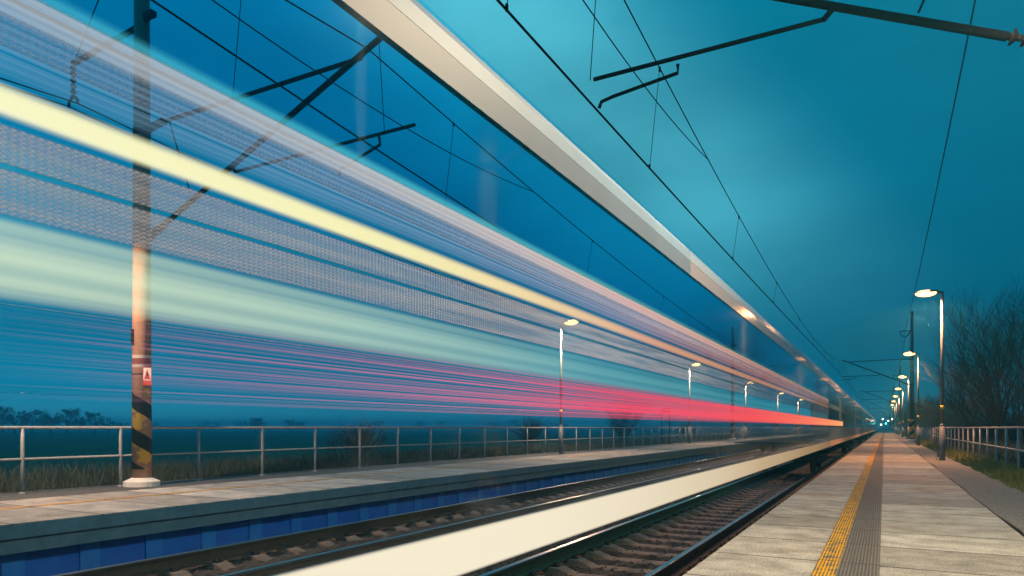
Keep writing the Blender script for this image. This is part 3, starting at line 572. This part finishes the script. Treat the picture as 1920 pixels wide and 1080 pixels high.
# ------------------------------------------------------------------ overhead lines
def span(yA, yB, X, zc, zm, sag, tagname, root, r1=0.012, r2=0.009, near=True, xo=0.0, stitch=True):
    L = yB - yA; n = 24
    xz = lambda y: X + xo * math.cos(math.pi * (y - yA) / L)
    zmf = lambda y: zm - sag * 4 * ((y - yA) / L) * (1 - (y - yA) / L)
    MB().tube([(xz(yA + L * i / n) * 1.0, yA + L * i / n, zc) for i in range(n + 1)], r1, 6).build('contact_wire', M['wire'], root, True)
    MB().tube([(X, yA + L * i / n, zmf(yA + L * i / n)) for i in range(n + 1)], r2, 6).build('messenger_wire', M['wire'], root, True)
    if stitch:
        z9 = zmf(yA + 5.5)
        for sg in (-1, 1):
            MB().tube([(X + 0.0, yA + sg * 5.5 * (q / 8), zm - sag * 0.62 + (z9 - zm + sag * 0.62) * (q / 8) ** 2) for q in range(9)], r2 * 0.8, 5).build('stitch_wire', M['wire'], root, True)
    k = 9
    for i in range(k):
        y = yA + L * (i + 0.35) / (k - 0.3)
        m = MB(); m.tube([(xz(y), y, zc), (X, y, zmf(y))], 0.005 if y < 40 else 0.006, 5); m.tube([(X, y, zmf(y) - 0.05), (X, y, zmf(y) + 0.02)], 0.018, 6); m.tube([(xz(y), y, zc - 0.01), (xz(y), y, zc + 0.06)], 0.016, 6); m.build('dropper', M['wire'], root)
near = empty('overhead_line', (0, 0, 0)); tag(near, 'catenary with contact wire and droppers above the near track, right of the train roof', 'overhead line')
far = empty('overhead_line', (0, 0, 0)); tag(far, 'catenary with contact wire and droppers above the far track, seen behind the train', 'overhead line')
ys = [-48, 7.94, 64.1, 118, 172, 226, 280]
for i in range(6): span(ys[i], ys[i + 1], -3.0, 5.05, 6.75, 1.35, '', near, 0.014, 0.010, xo=0.16 * (-1) ** i)
ys = [-48, YM, 65.4, 122, 178, 234, 290]
for i in range(6): span(ys[i], ys[i + 1], FX, 4.95, 6.72, 1.35, '', far, 0.015, 0.011, xo=0.2 * (-1) ** i)
def wire(name, pts, r, label, cat='wire'):
    tag(MB().tube(pts, r, 6).build(name, M['wire'], None, True), label, cat)
def sagp(X, yA, yB, z, sag, n=24):
    return [(X, yA + (yB - yA) * i / n, z - sag * 4 * (i / n) * (1 - i / n)) for i in range(n + 1)]
for k, (dx, dz, w) in enumerate(((-2.4, 7.62, 'upper'), (-2.1, 7.62, 'middle'), (-2.25, 7.45, 'lowest'))):
    pts = []
    for a, b in ((-48, YM), (YM, 65.4), (65.4, 122), (122, 178), (178, 290)): pts += sagp(-12.2 + dx, a, b, dz, 1.15)
    wire('feeder_wire', pts, 0.013, f'{w} of the three feeder wires left of the left masts')
pts = []
for a, b in ((-48, 7.94), (7.94, 64.1), (64.1, 118), (118, 172), (172, 226), (226, 280)): pts += sagp(1.5 if a > 50 else 1.35, a, b, 8.5, 0.55)
wire('feeder_wire', pts, 0.014, 'single feeder wire running down to the right masts')
a = PX(285, 0, -7.1); b = PX(640, 237, -6.9); c = PX(1050, 503, -6.8)
wire('feeder_wire', [a + (a - b) * 2, a, b, c, PX(1300, 625, -6.76)], 0.013, 'dark wire crossing down to the far track contact wire')

# ------------------------------------------------------------------ TRAIN (near track), glazed see-through to imitate its motion ghost
XS = -1.49; XF = 2 * NX - XS
def zh(h): return CH + h
M['g_up'] = glassm('upper_ghost_body', (0.30, 0.89, 0.97), 0.9, 0.05)
M['g_low'] = glassm('lower_ghost_body', (0.95, 0.99, 1.0), 0.9, 0.07)
M['g_clear'] = glassm('clear_ghost_body', (0.97, 0.99, 1.0), 0.0)
M['g_roof'] = glassm('roof_ghost_body', (0.72, 0.93, 1.0), 0.0)
M['film_dot'] = glassm('display_smear_film', (0.93, 0.97, 1.0), 0.6, 0.1, (0.78, 0.76, 0.82), faded(dots(60.0, 105.0, 0.05, 0.85), [(0.5, 0.85), (3, 0.8), (7, 0.5), (14, 0.3), (23, 0.2)]))  # display light smear put into the film colour
M['film_dot2'] = glassm('faint_smear_film', (0.9, 0.97, 1.0), 0.6, 0.1, (0.70, 0.65, 0.75), dots(60.0, 90.0, 0.0, 0.45))
M['film_white'] = glassm('pale_streak_film', (0.9, 0.97, 1.0), 0.6, 0.1, (0.85, 0.80, 0.80), streak(0.0, 0.3, 40))  # pale light streak put into a milky film
M['film_pale'] = trailfilm('light_veil_film', [(0, (0.90, 0.98, 0.60)), (1.6, (0.72, 0.96, 0.70)), (4, (0.35, 0.80, 0.72)), (10, (0.12, 0.55, 0.60)), (24, (0.10, 0.40, 0.50))],
    [(0.5, 0.42), (1.6, 0.32), (3.5, 0.18), (9, 0.10), (24, 0.05)], CH + 0.243, CH + 0.412, 0.03, 0.03, 26, 0.3, 0.62, 0.35, 1.0)  # veil of light painted as a glowing band, fading along the coach
M['body'] = mat('train_body_grey', (0.10, 0.17, 0.22), 0.25, 0.2, 0.15, 2)
M['skirt'] = mat('train_cream_skirt', (0.50, 0.38, 0.25), 0.40, 0.0, 0.04, 1.5)
M['skirttrail'] = mat('train_trail_skirt', (0.88, 0.84, 0.74), 0.35, 0.0, 0.03, 1.5, emit=(1.0, 0.84, 0.58), es=0.45)  # glow standing in for the cream light trail along the skirt
M['cant'] = mat('train_pale_cantrail', (0.34, 0.42, 0.50), 0.12, 0.0, 0.06, 1.0)
M['cantn'] = mat('near_pale_cantrail', (0.19, 0.29, 0.40), 0.55, 0.0, 0.10, 1.0)
M['cantn2'] = mat('near_grey_cantrail', (0.14, 0.19, 0.26), 0.55, 0.0, 0.10, 1.0)
M['cant2'] = mat('train_pink_cantrail', (0.34, 0.31, 0.33), 0.12, 0.0, 0.06, 1.0)
M['g_dark'] = glassm('dark_glazing', (0.20, 0.45, 0.58), 1.0, 0.05)
M['under'] = mat('underframe', (0.02, 0.018, 0.018), 0.7)
train = empty('train', (0, 0, 0)); tag(train, 'long blue double deck train with see-through ghost sides, light-trail bands and cream skirt on the near track', 'train')
ROOF = [(XS - 0.04, 2.665), (-1.74, 2.90), (-2.1, 3.22), (-2.5, 3.47), (-2.9, 3.55), (-3.3, 3.47), (-3.7, 3.22), (-4.06, 2.90), (XF + 0.04, 2.665)]
def carriage(y0, y1, clear, idx):
    c = empty('carriage', (0, 0, 0)); c.parent = train
    gl = 'ghost_panel'
    def side(a, b, mat_, name, x=XS, th=0.012, out=0.0, ya=y0, yb=y1):
        m = MB(); m.box(x - th, x + out, ya, yb, a, b); return m.build(name, mat_, c)
    if clear: side(zh(-0.597), zh(-0.408), trailfilm('cream_light_trail', [(0, (0.95, 0.86, 0.66)), (3, (0.92, 0.82, 0.62)), (6, (0.76, 0.64, 0.45)), (10, (0.55, 0.40, 0.24)), (16, (0.38, 0.25, 0.13)), (24, (0.25, 0.14, 0.07))],
        [(0, 1.0), (24, 1.0)], CH - 0.597, CH - 0.408, 0.020, 0.05, 14, 0.1, 0.4, 0.93, 1.0), 'cream_trail_panel', th=0.004)  # cream light trail painted as a glowing band, dimming down the train
    else: side(zh(-0.591), zh(-0.414), M['skirt'], 'skirt', out=0.0, th=0.03)
    if clear:
        c['label'] = 'nearest see-through carriage with painted light trails'
        side(zh(-0.412), zh(0.068), M['g_low'], 'lower_window')
        side(zh(0.07), zh(0.24), M['g_low'], 'lower_window')
        side(zh(0.243), zh(0.41), M['film_pale'], 'light_veil_band')
        side(zh(0.412), zh(0.50), M['film_dot'], 'smear_band')
        side(zh(0.502), zh(0.512), M['g_low'], 'ghost_joint')
        side(zh(0.514), zh(0.585), M['film_dot'], 'smear_band')
        side(zh(0.587), zh(0.74), M['g_low'], 'middle_window')
        side(zh(0.742), zh(0.80), M['film_dot2'], 'smear_band')
        side(zh(0.802), zh(0.86), M['film_white'], 'light_veil_band')
        side(zh(0.862), zh(1.336), M['g_up'], 'upper_window')
    else:
        side(zh(-0.412), zh(0.0), M['body'], 'body_panel'); side(zh(0.0), zh(0.62), M['g_dark'], 'lower_window')
        side(zh(0.622), zh(0.76), M['body'], 'body_panel'); side(zh(0.762), zh(1.336), M['g_dark'], 'upper_window')
        for dy in (5.5, 19.0):
            m = MB(); m.box(XS - 0.01, XS + 0.008, y0 + dy, y0 + dy + 1.5, zh(-0.41), zh(1.2)); m.build('door', M['body'], c)
    for ya, yb, k1, k2 in (((y0, 5.99, 'cantn2', 'cantn'), (5.995, y1, 'cant2', 'cant')) if clear else ((y0, y1, 'cant2', 'cant'),)):
        m = MB(); m.strip([(XS, zh(1.338)), (XS, zh(1.44)), (XS, zh(1.46))], ya, yb, 0.03); m.build('lower_cantrail', M[k1], c)
        m = MB(); m.strip([(XS, zh(1.462)), (XS - 0.01, zh(1.54)), (XS - 0.04, zh(1.592))], ya, yb, 0.03); m.build('cantrail', M[k2], c)
    m = MB(); m.strip(ROOF, y0, y1, 0.02); m.build('roof', M['g_roof'] if y0 < 45 else M['body'], c)
    side(zh(-0.41), 2.66, M['g_clear'] if y0 < 45 else M['body'], 'far_side_shell', x=XF + 0.012)
    m = MB(); m.box(XF + 0.02, XS - 0.04, y0, y1, zh(-0.50), zh(-0.47)); m.build('floor', M['g_clear'] if y0 < 20 else M['under'], c)
    if y0 > 45:
        m = MB(); m.box(XF + 0.03, XS - 0.04, y0 + 0.02, y0 + 0.08, zh(-0.46), 2.66); m.build('end_wall', M['body'], c)
    for by in ((y0 + 3.4), (y1 - 3.4)):
        if by < 22: continue
        m = MB(); m.box(NX - 1.0, NX + 1.0, by - 1.5, by + 1.5, RZ + 0.42, RZ + 0.62)
        for sx in (-1, 1): m.box(NX + sx * 1.0 - 0.06, NX + sx * 1.0 + 0.06, by - 1.6, by + 1.6, RZ + 0.34, RZ + 0.60)
        bg_ = m.build('bogie', M['under'], c)
        for wy in (-1.2, 1.2):
            m.__init__()
            for sx in (-1, 1): m.tube([(NX + sx * 0.72, by + wy, RZ + 0.46), (NX + sx * 0.85, by + wy, RZ + 0.46)], 0.45, 24)
            m.tube([(NX - 0.75, by + wy, RZ + 0.46), (NX + 0.75, by + wy, RZ + 0.46)], 0.08, 10); m.build('wheelset', M['under'], c)
    return c
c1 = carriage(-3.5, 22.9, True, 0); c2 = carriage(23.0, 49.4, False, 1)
for i in range(4): carriage(49.6 + i * 26.6, 76.0 + i * 26.6, False, i + 2)
# light trails painted as glowing panels inside the train
def trailline(x, h0, h1, y0, y1, m, w=0.07, name='yellow_trail', par=c1):
    b = MB(); b.box(x - w, x + w, y0, y1, zh(h0), zh(h1)); return b.build(name, m, par)
Z = CH
gold = trailfilm('yellow_trail_film', [(0, (1.0, 0.93, 0.58)), (3.5, (1.0, 0.86, 0.44)), (5.5, (1.0, 0.72, 0.36)), (9, (1.0, 0.46, 0.26)), (20, (1.0, 0.38, 0.20)), (45, (1.0, 0.36, 0.14))],
    [(0, 0.92), (4.5, 0.9), (6.5, 0.72), (11, 0.72), (20, 0.85), (45, 0.95)], Z + 1.150, Z + 1.298, 0.060, 0.04, 60, 0.1, 0.55, 0.72, 1.1)  # yellow light trail, its colour shift and fade painted lengthwise
core = trailfilm('yellow_trail_core', [(0, (1.0, 0.96, 0.84)), (4, (1.0, 0.93, 0.66)), (9, (1.0, 0.60, 0.35)), (45, (1.0, 0.50, 0.25))], [(0, 1.0), (3.5, 1.0), (6, 0.6), (9, 0.2), (45, 0.5)], Z + 1.170, Z + 1.272, 0.045, 0.04, 40, 0.1, 0.3, 0.8, 1.15)
amber = trailfilm('amber_trail_film', [(0, (0.55, 0.62, 0.70)), (4, (0.75, 0.62, 0.60)), (9, (0.95, 0.42, 0.34)), (20, (1.0, 0.34, 0.20)), (45, (1.0, 0.36, 0.14))],
    [(0, 0.28), (3, 0.5), (8, 0.85), (45, 1.0)], Z + 1.52, Z + 1.74, 0.07, 0.03, 45, 0.25, 0.6, 0.35, 1.2)  # upper light trail painted from pale to orange
violet_trail = trailfilm('violet_trail_film', [(0, (0.20, 0.42, 0.60)), (5, (0.35, 0.45, 0.62)), (10, (0.75, 0.40, 0.42)), (20, (1.0, 0.32, 0.22)), (45, (1.0, 0.36, 0.14))],
    [(0, 0.15), (5, 0.35), (11, 0.6), (25, 0.8), (45, 1.0)], Z + 1.30, Z + 1.55, 0.05, 0.03, 60, 0.35, 0.65, 0.0, 1.15)  # streaks between the trails, painted as glow
def trailpanel(x, h0, h1, y0, y1, m, name, par):
    b = MB(); b.box(x - 0.0015, x + 0.0015, y0, y1, zh(h0), zh(h1)); return b.build(name, m, par)
for par, a, b in ((c1, -3.0, 22.9), (c2, 23.0, 45.0)):
    trailpanel(NX + 0.01, 1.150, 1.298, a, b, gold, 'yellow_trail', par); trailpanel(NX, 1.170, 1.272, a, b, core, 'yellow_trail_core', par)
    trailpanel(NX, 1.52, 1.74, a, b, amber, 'amber_trail_film', par); trailpanel(NX + 0.005, 1.30, 1.55, a, b, violet_trail, 'violet_trail_film', par)
# tail-light trail painted as glowing red film along the see-through side
red = trailfilm('red_trail_film', [(0, (0.55, 0.22, 0.40)), (2.0, (0.80, 0.20, 0.34)), (4.0, (0.95, 0.075, 0.15)), (9, (1.0, 0.09, 0.10)), (18, (1.0, 0.22, 0.12)), (31, (1.0, 0.40, 0.15))],
    [(0.7, 0.0), (1.1, 0.16), (1.8, 0.34), (2.7, 0.60), (4.2, 0.95), (31, 1.0)], Z + 0.045, Z + 0.275, 0.035, 0.03, 110, 0.47, 0.60, 0.0, 1.0)
redb = trailfilm('red_trail_core', [(0, (0.55, 0.22, 0.40)), (3.0, (0.90, 0.10, 0.20)), (9, (1.0, 0.09, 0.10)), (18, (1.0, 0.22, 0.12)), (31, (1.0, 0.42, 0.16))],
    [(2.6, 0.0), (4.5, 0.22), (9, 0.5), (20, 1.0), (31, 1.0)], Z + 0.06, Z + 0.26, 0.04, 0.03, 30, 0.2, 0.5, 0.5, 1.0)
for par, a, b in ((c1, 0.4, 22.9), (c2, 23.0, 31.0)):
    trailpanel(XS + 0.004, 0.045, 0.275, a, b, red, 'red_trail_film', par); trailpanel(XS + 0.010, 0.06, 0.26, a, b, redb, 'red_trail_core', par)

# ------------------------------------------------------------------ vegetation
def bare_tree(seed, H, spread, nlim, trunks=1, lean=0.0, thin=1.0, depth=6):
    rnd = random.Random(seed); T = MB(); TW = MB()
    def grow(p, d, L, r, lv):
        pts = [p]; rad = [r]; dd = d.copy(); n = 4 if lv < 3 else 3
        for i in range(n):
            dd = (dd + Vector((rnd.gauss(0, .16), rnd.gauss(0, .16), rnd.gauss(0.05, .10)))).normalized()
            pts.append(pts[-1] + dd * L / n); rad.append(r * (1 - 0.42 * (i + 1) / n))
        (T if lv < 2 else TW).tube(pts, rad, 7 if lv < 1 else (5 if lv < 3 else 3), cap=False)
        if lv >= depth or L < 0.10: return
        nb = rnd.choice((2, 3, 3)) if lv > 0 else rnd.choice((4, 5))
        for b in range(nb):
            t = rnd.uniform(0.35, 1.0) if lv else rnd.uniform(0.3, 1.0); i = min(n - 1, int(t * n)); q = pts[i].lerp(pts[i + 1], t * n - i)
            ax = Vector((rnd.gauss(0, 1), rnd.gauss(0, 1), rnd.gauss(0, .4))).normalized()
            nd = (dd * 1.0 + ax * rnd.uniform(0.45, 0.95) * spread).normalized()
            if nd.z < -0.1: nd.z = 0.1
            grow(q, nd, L * rnd.uniform(0.58, 0.82), rad[i] * 0.62, lv + 1)
        grow(pts[-1], dd, L * 0.72, rad[-1] * 0.9, lv + 1)
    for k in range(trunks):
        a = rnd.uniform(0, 6.28); o = Vector((math.cos(a), math.sin(a), 0)) * (0.0 if trunks == 1 else rnd.uniform(0.1, 0.6))
        grow(o, Vector((rnd.gauss(lean, .12), rnd.gauss(0, .12), 1)).normalized(), H * 0.34, 0.028 * H * thin / (trunks ** 0.5), 0)
    return T, TW
def make_tree(seed, H, spread, trunks, name, thin=1.0, depth=6):
    T, TW = bare_tree(seed, H, spread, 0, trunks, 0, thin, depth); r = empty(name)
    T.build('trunk', M['bark'], r, True); TW.build('crown', M['bark'], r); return r
tA = make_tree(1, 8.6, 0.55, 4, 'bare_tree', 0.62, 5); tB = make_tree(5, 7.0, 0.65, 3, 'bare_tree', 0.75, 5); tD = make_tree(21, 4.0, 1.1, 8, 'bare_bush', 1.3, 4); tC = make_tree(9, 4.0, 1.0, 6, 'bare_shrub', 0.6, 4)
used = set()
def put(t, x, y, z, s, rz, label, cat, group=None, sz=1.0):
    o = t if id(t) not in used else copy_tree(t); used.add(id(t)); o.location = (x, y, z); o.scale = (s, s, s * sz); o.rotation_euler = (0, 0, rz)
    for k_ in ('label', 'category', 'group'):
        if k_ in o: del o[k_]
    tag(o, label, cat, group)
def far_pt(px, D, z=-1.0):
    t = (px - 960) / F * D; return (-ST * D + CT * t, CT * D + ST * t, z)
put(tA, *far_pt(1893, 30), 1.05, 0.3, 'tall bare tree rising behind the right railing, tallest against the sky', 'tree')
put(tB, *far_pt(1860, 33), 0.95, 2.0, 'bare tree left of the tallest one behind the right railing', 'tree')
put(tA, *far_pt(1935, 28), 1.0, 4.0, 'bare tree cut by the right frame edge', 'tree')
put(tB, *far_pt(1905, 40), 1.15, 5.1, 'bare tree standing behind the others on the right', 'tree')
rt = random.Random(11)
for i in range(18):
    D = rt.uniform(33, 60); px = rt.uniform(1800, 1950)
    put(tC, *far_pt(px, D), rt.uniform(0.7, 0.95), rt.uniform(0, 6), 'dark leafless shrub in the thicket behind the right railing', 'shrub', 'shrubs in the thicket on the right')
for i in range(34):
    px = rt.uniform(1690, 1830); D = rt.uniform(75, 260) if px < 1760 else rt.uniform(60, 120)
    put(rt.choice((tB, tC, tB)), *far_pt(px, D), rt.uniform(0.8, 1.1) * (1.0 if D < 120 else 1.5), rt.uniform(0, 6), 'bare tree in the distant row beyond the right railing', 'tree', 'distant trees on the right')
def ground_at(px, X, py=830): return PX(px, py, X)
for (px, X, s, lab) in ((665, -17.5, 0.62, 'wide leafless bush behind the left railing, nearest of the bushes'), (990, -19, 0.75, 'rounded leafless bush behind the left railing, left of the first lamp')):
    q = PX(px, 830, X)
    for j in range(1):
        o_ = q
        put(tD, q.x, q.y, -0.75, s, random.uniform(0, 6), lab, 'bush')
q = PX(1165, 830, -22); put(tD, q.x, q.y, -0.8, 0.95, 1.0, 'bushy base thicket under the bare tree right of the first left lamp', 'bush')
put(tB, q.x + 0.2, q.y, -0.9, 0.85, 1.0, 'bare tree glowing red behind the train right of the first left lamp', 'tree')
q = PX(1285, 830, -26); put(tD, q.x, q.y, -0.8, 0.8, 2.5, 'small bare bush beyond the second left lamp', 'bush')
# leafy dark trees on the left horizon
def leafy(seed, H, Wd):
    rnd = random.Random(seed); m = MB(); t = MB(); t.tube([(0, 0, 0), (0.1, 0, H * 0.4), (0, 0.1, H * 0.8)], [0.25, 0.18, 0.06], 7)
    cl = [(rnd.gauss(0, Wd * 0.30), rnd.gauss(0, Wd * 0.30), H * rnd.uniform(0.3, 0.95), rnd.uniform(0.10, 0.24) * H) for _ in range(24)]
    for (cx, cy, cz, cr) in cl:
        cr *= 1.15 - 0.5 * cz / H
        for _ in range(70):
            d = Vector((rnd.gauss(0, 1), rnd.gauss(0, 1), rnd.gauss(0, 1))).normalized() * cr * rnd.uniform(0.5, 1.05)
            p = Vector((cx, cy, cz)) + d; s_ = rnd.uniform(0.10, 0.30); b = len(m.v)
            u = Vector((rnd.gauss(0, 1), rnd.gauss(0, 1), rnd.gauss(0, 1))).normalized() * s_; w = u.cross(Vector((rnd.gauss(0, 1), rnd.gauss(0, 1), 1)).normalized())
            m.v += [tuple(p - u), tuple(p + w * 0.7), tuple(p + u), tuple(p - w * 0.7)]; m.f.append((b, b + 1, b + 2, b + 3)); m.mi.append(0)
    r = empty('leafy_tree'); t.build('trunk', M['bark'], r); m.build('crown', M['leaf'], r); return r
lf = [leafy(1, 7, 6), leafy(2, 6, 8)]
def far_pt(px, D):
    t = (px - 960) / F * D; return Vector((-ST * D + CT * t, CT * D + ST * t, -1.2))
for px, D, s, k in ((5, 230, 1.35, 0), (28, 240, 1.15, 1), (60, 240, 1.2, 0), (95, 250, 1.15, 1), (125, 250, 1.3, 0), (150, 260, 1.0, 1), (178, 260, 1.15, 0), (205, 270, 0.8, 1), (228, 280, 0.6, 0), (-30, 230, 1.3, 0)):
    q = far_pt(px, D); put(lf[k], q.x, q.y, q.z, s, random.uniform(0, 6), 'dark tree in the clump on the left horizon beyond the field', 'tree', 'trees on the left horizon')
for px, D, s in ((478, 330, 1.0), (488, 335, 0.7), (545, 420, 1.0), (560, 430, 0.8)):
    q = far_pt(px, D); put(lf[0], q.x, q.y, q.z, s, random.uniform(0, 6), 'small dark tree alone on the misty horizon right of the mast', 'tree', 'lone trees on the horizon right of the mast')
for i in range(40):
    px = rt.uniform(-40, 1500); D = rt.uniform(700, 1000); q = far_pt(px, D)
    put(lf[i % 2], q.x, q.y, q.z, rt.uniform(0.9, 1.8), rt.uniform(0, 6), 'tiny faint tree on the misty skyline beyond the field', 'tree', 'skyline trees')
# grass
def grass(name, n, fx, hmin, hmax, mt, label, wd=0.006):
    m = MB(); rnd = random.Random(5)
    for i in range(n):
        x, y, z, k = fx(rnd); h = rnd.uniform(hmin, hmax) * k; a = rnd.uniform(0, 3.14); w = wd * (1 + y / 14); lx, ly = rnd.gauss(0, .3) * h, rnd.gauss(0, .3) * h
        b = len(m.v); cx, cy = math.cos(a) * w, math.sin(a) * w
        m.v += [(x - cx, y - cy, z), (x + cx, y + cy, z), (x + cx * .6 + lx * .4, y + cy * .6 + ly * .4, z + h * .6), (x - cx * .6 + lx * .4, y - cy * .6 + ly * .4, z + h * .6), (x + lx, y + ly, z + h)]
        m.f += [(b, b + 1, b + 2, b + 3), (b + 3, b + 2, b + 4)]; m.mi += [0, 0]
    tag(m.build(name, mt), label, 'grass', kind='stuff')
def fl(rnd):
    x = -12.95 - 6 * rnd.random() ** 1.6; y = 2 + 75 * rnd.random() ** 1.7; edge = min(1, (-12.8 - x) / 1.2)
    return x, y, -0.06 - 0.9 * min(1, max(0, (-14 - x) / 6)), 0.25 + 0.75 * edge
grass('tall_grass', 60000, fl, 0.15, 0.6, M['grassL'], 'tall dry grass behind the left railing')
def fr(rnd):
    x = 2.05 + 2.6 * rnd.random() ** 1.2; y = 6 + 75 * rnd.random() ** 1.7
    return x, y, -0.06 - 0.12 * max(0, x - 2.8), 0.35 + 0.65 * min(1, (x - 2.05) / 0.5)
grass('green_grass', 55000, fr, 0.06, 0.26, M['grassR'], 'short green and yellow grass around the right railing')
def fr2(rnd):
    x = 3.1 + 3.0 * rnd.random(); y = 10 + 60 * rnd.random() ** 1.5
    return x, y, -0.12 - 0.12 * (x - 2.8), 1.0
grass('dry_weeds', 14000, fr2, 0.3, 0.9, M['grassL'], 'pale dry weeds behind the right railing')

# ------------------------------------------------------------------ small far things
def signpost(px, X, lab):
    q = PX(px, 850, X); r = empty('station_board', (q.x, q.y, 0)); tag(r, lab, 'sign')
    m = MB(); 
    for dx in (-0.25, 0.25): MB().tube([(dx, 0, -0.5), (dx, 0, 2.3)], 0.035, 8).build('post', M['dark'], r, True)
    m.box(-0.3, 0.3, -0.03, 0.03, 2.0, 2.35); m.build('board', M['dark'], r)
signpost(1248, -12.7, 'narrow board on two posts at the left platform, before the second lamp')
def signal(x, y, z, m_, lab):
    r = empty('signal', (x, y, -0.6)); tag(r, lab, 'signal'); h = z + 0.6
    MB().tube([(0, 0, 0), (0, 0, h)], 0.07, 8).build('post', M['dark'], r, True)
    b = MB(); b.box(-0.25, 0.25, 0.05, 0.25, h - 0.6, h + 0.4); b.build('housing', M['dark'], r)
    bm_ = bmesh.new(); bmesh.ops.create_uvsphere(bm_, u_segments=12, v_segments=8, radius=0.28); me = bpy.data.meshes.new('light'); bm_.to_mesh(me); bm_.free(); me.materials.append(m_)
    o = bpy.data.objects.new('light', me); COL.objects.link(o); o.parent = r; o.location = (0, 0, h)
for i, (px, py, D, m_, lab) in enumerate(((1661, 794, 260, M['green'], 'green signal light far down the line'), (1652, 796, 300, M['lampfar'], 'white light left of the green signal far down the line'), (1666, 789, 300, M['lampfar'], 'small white light right of the green signal'), (1673, 786, 240, M['lampfar'], 'white light between the far right masts'), (1655, 786, 330, M['lampfar'], 'highest white light near the vanishing point'))):
    q = far_pt(px, D); signal(q.x, q.y, CH + (VPY - py) * D / F, m_, lab)

# ------------------------------------------------------------------ haze
hz = MB(); hz.box(-1300, 600, -60, 1400, -2.3, 14)
hm = bpy.data.materials.new('haze'); hm.use_nodes = True; t = hm.node_tree; t.nodes.clear()
o_ = N(t, 'ShaderNodeOutputMaterial'); pv = N(t, 'ShaderNodeVolumePrincipled'); pv.inputs['Color'].default_value = (0.12, 0.75, 1.0, 1); pv.inputs['Density'].default_value = 0.0018; pv.inputs['Anisotropy'].default_value = 0.5
t.links.new(pv.outputs[0], o_.inputs['Volume'])
ho = hz.build('haze', hm); tag(ho, 'thin blue evening haze over the field', 'haze', kind='stuff')
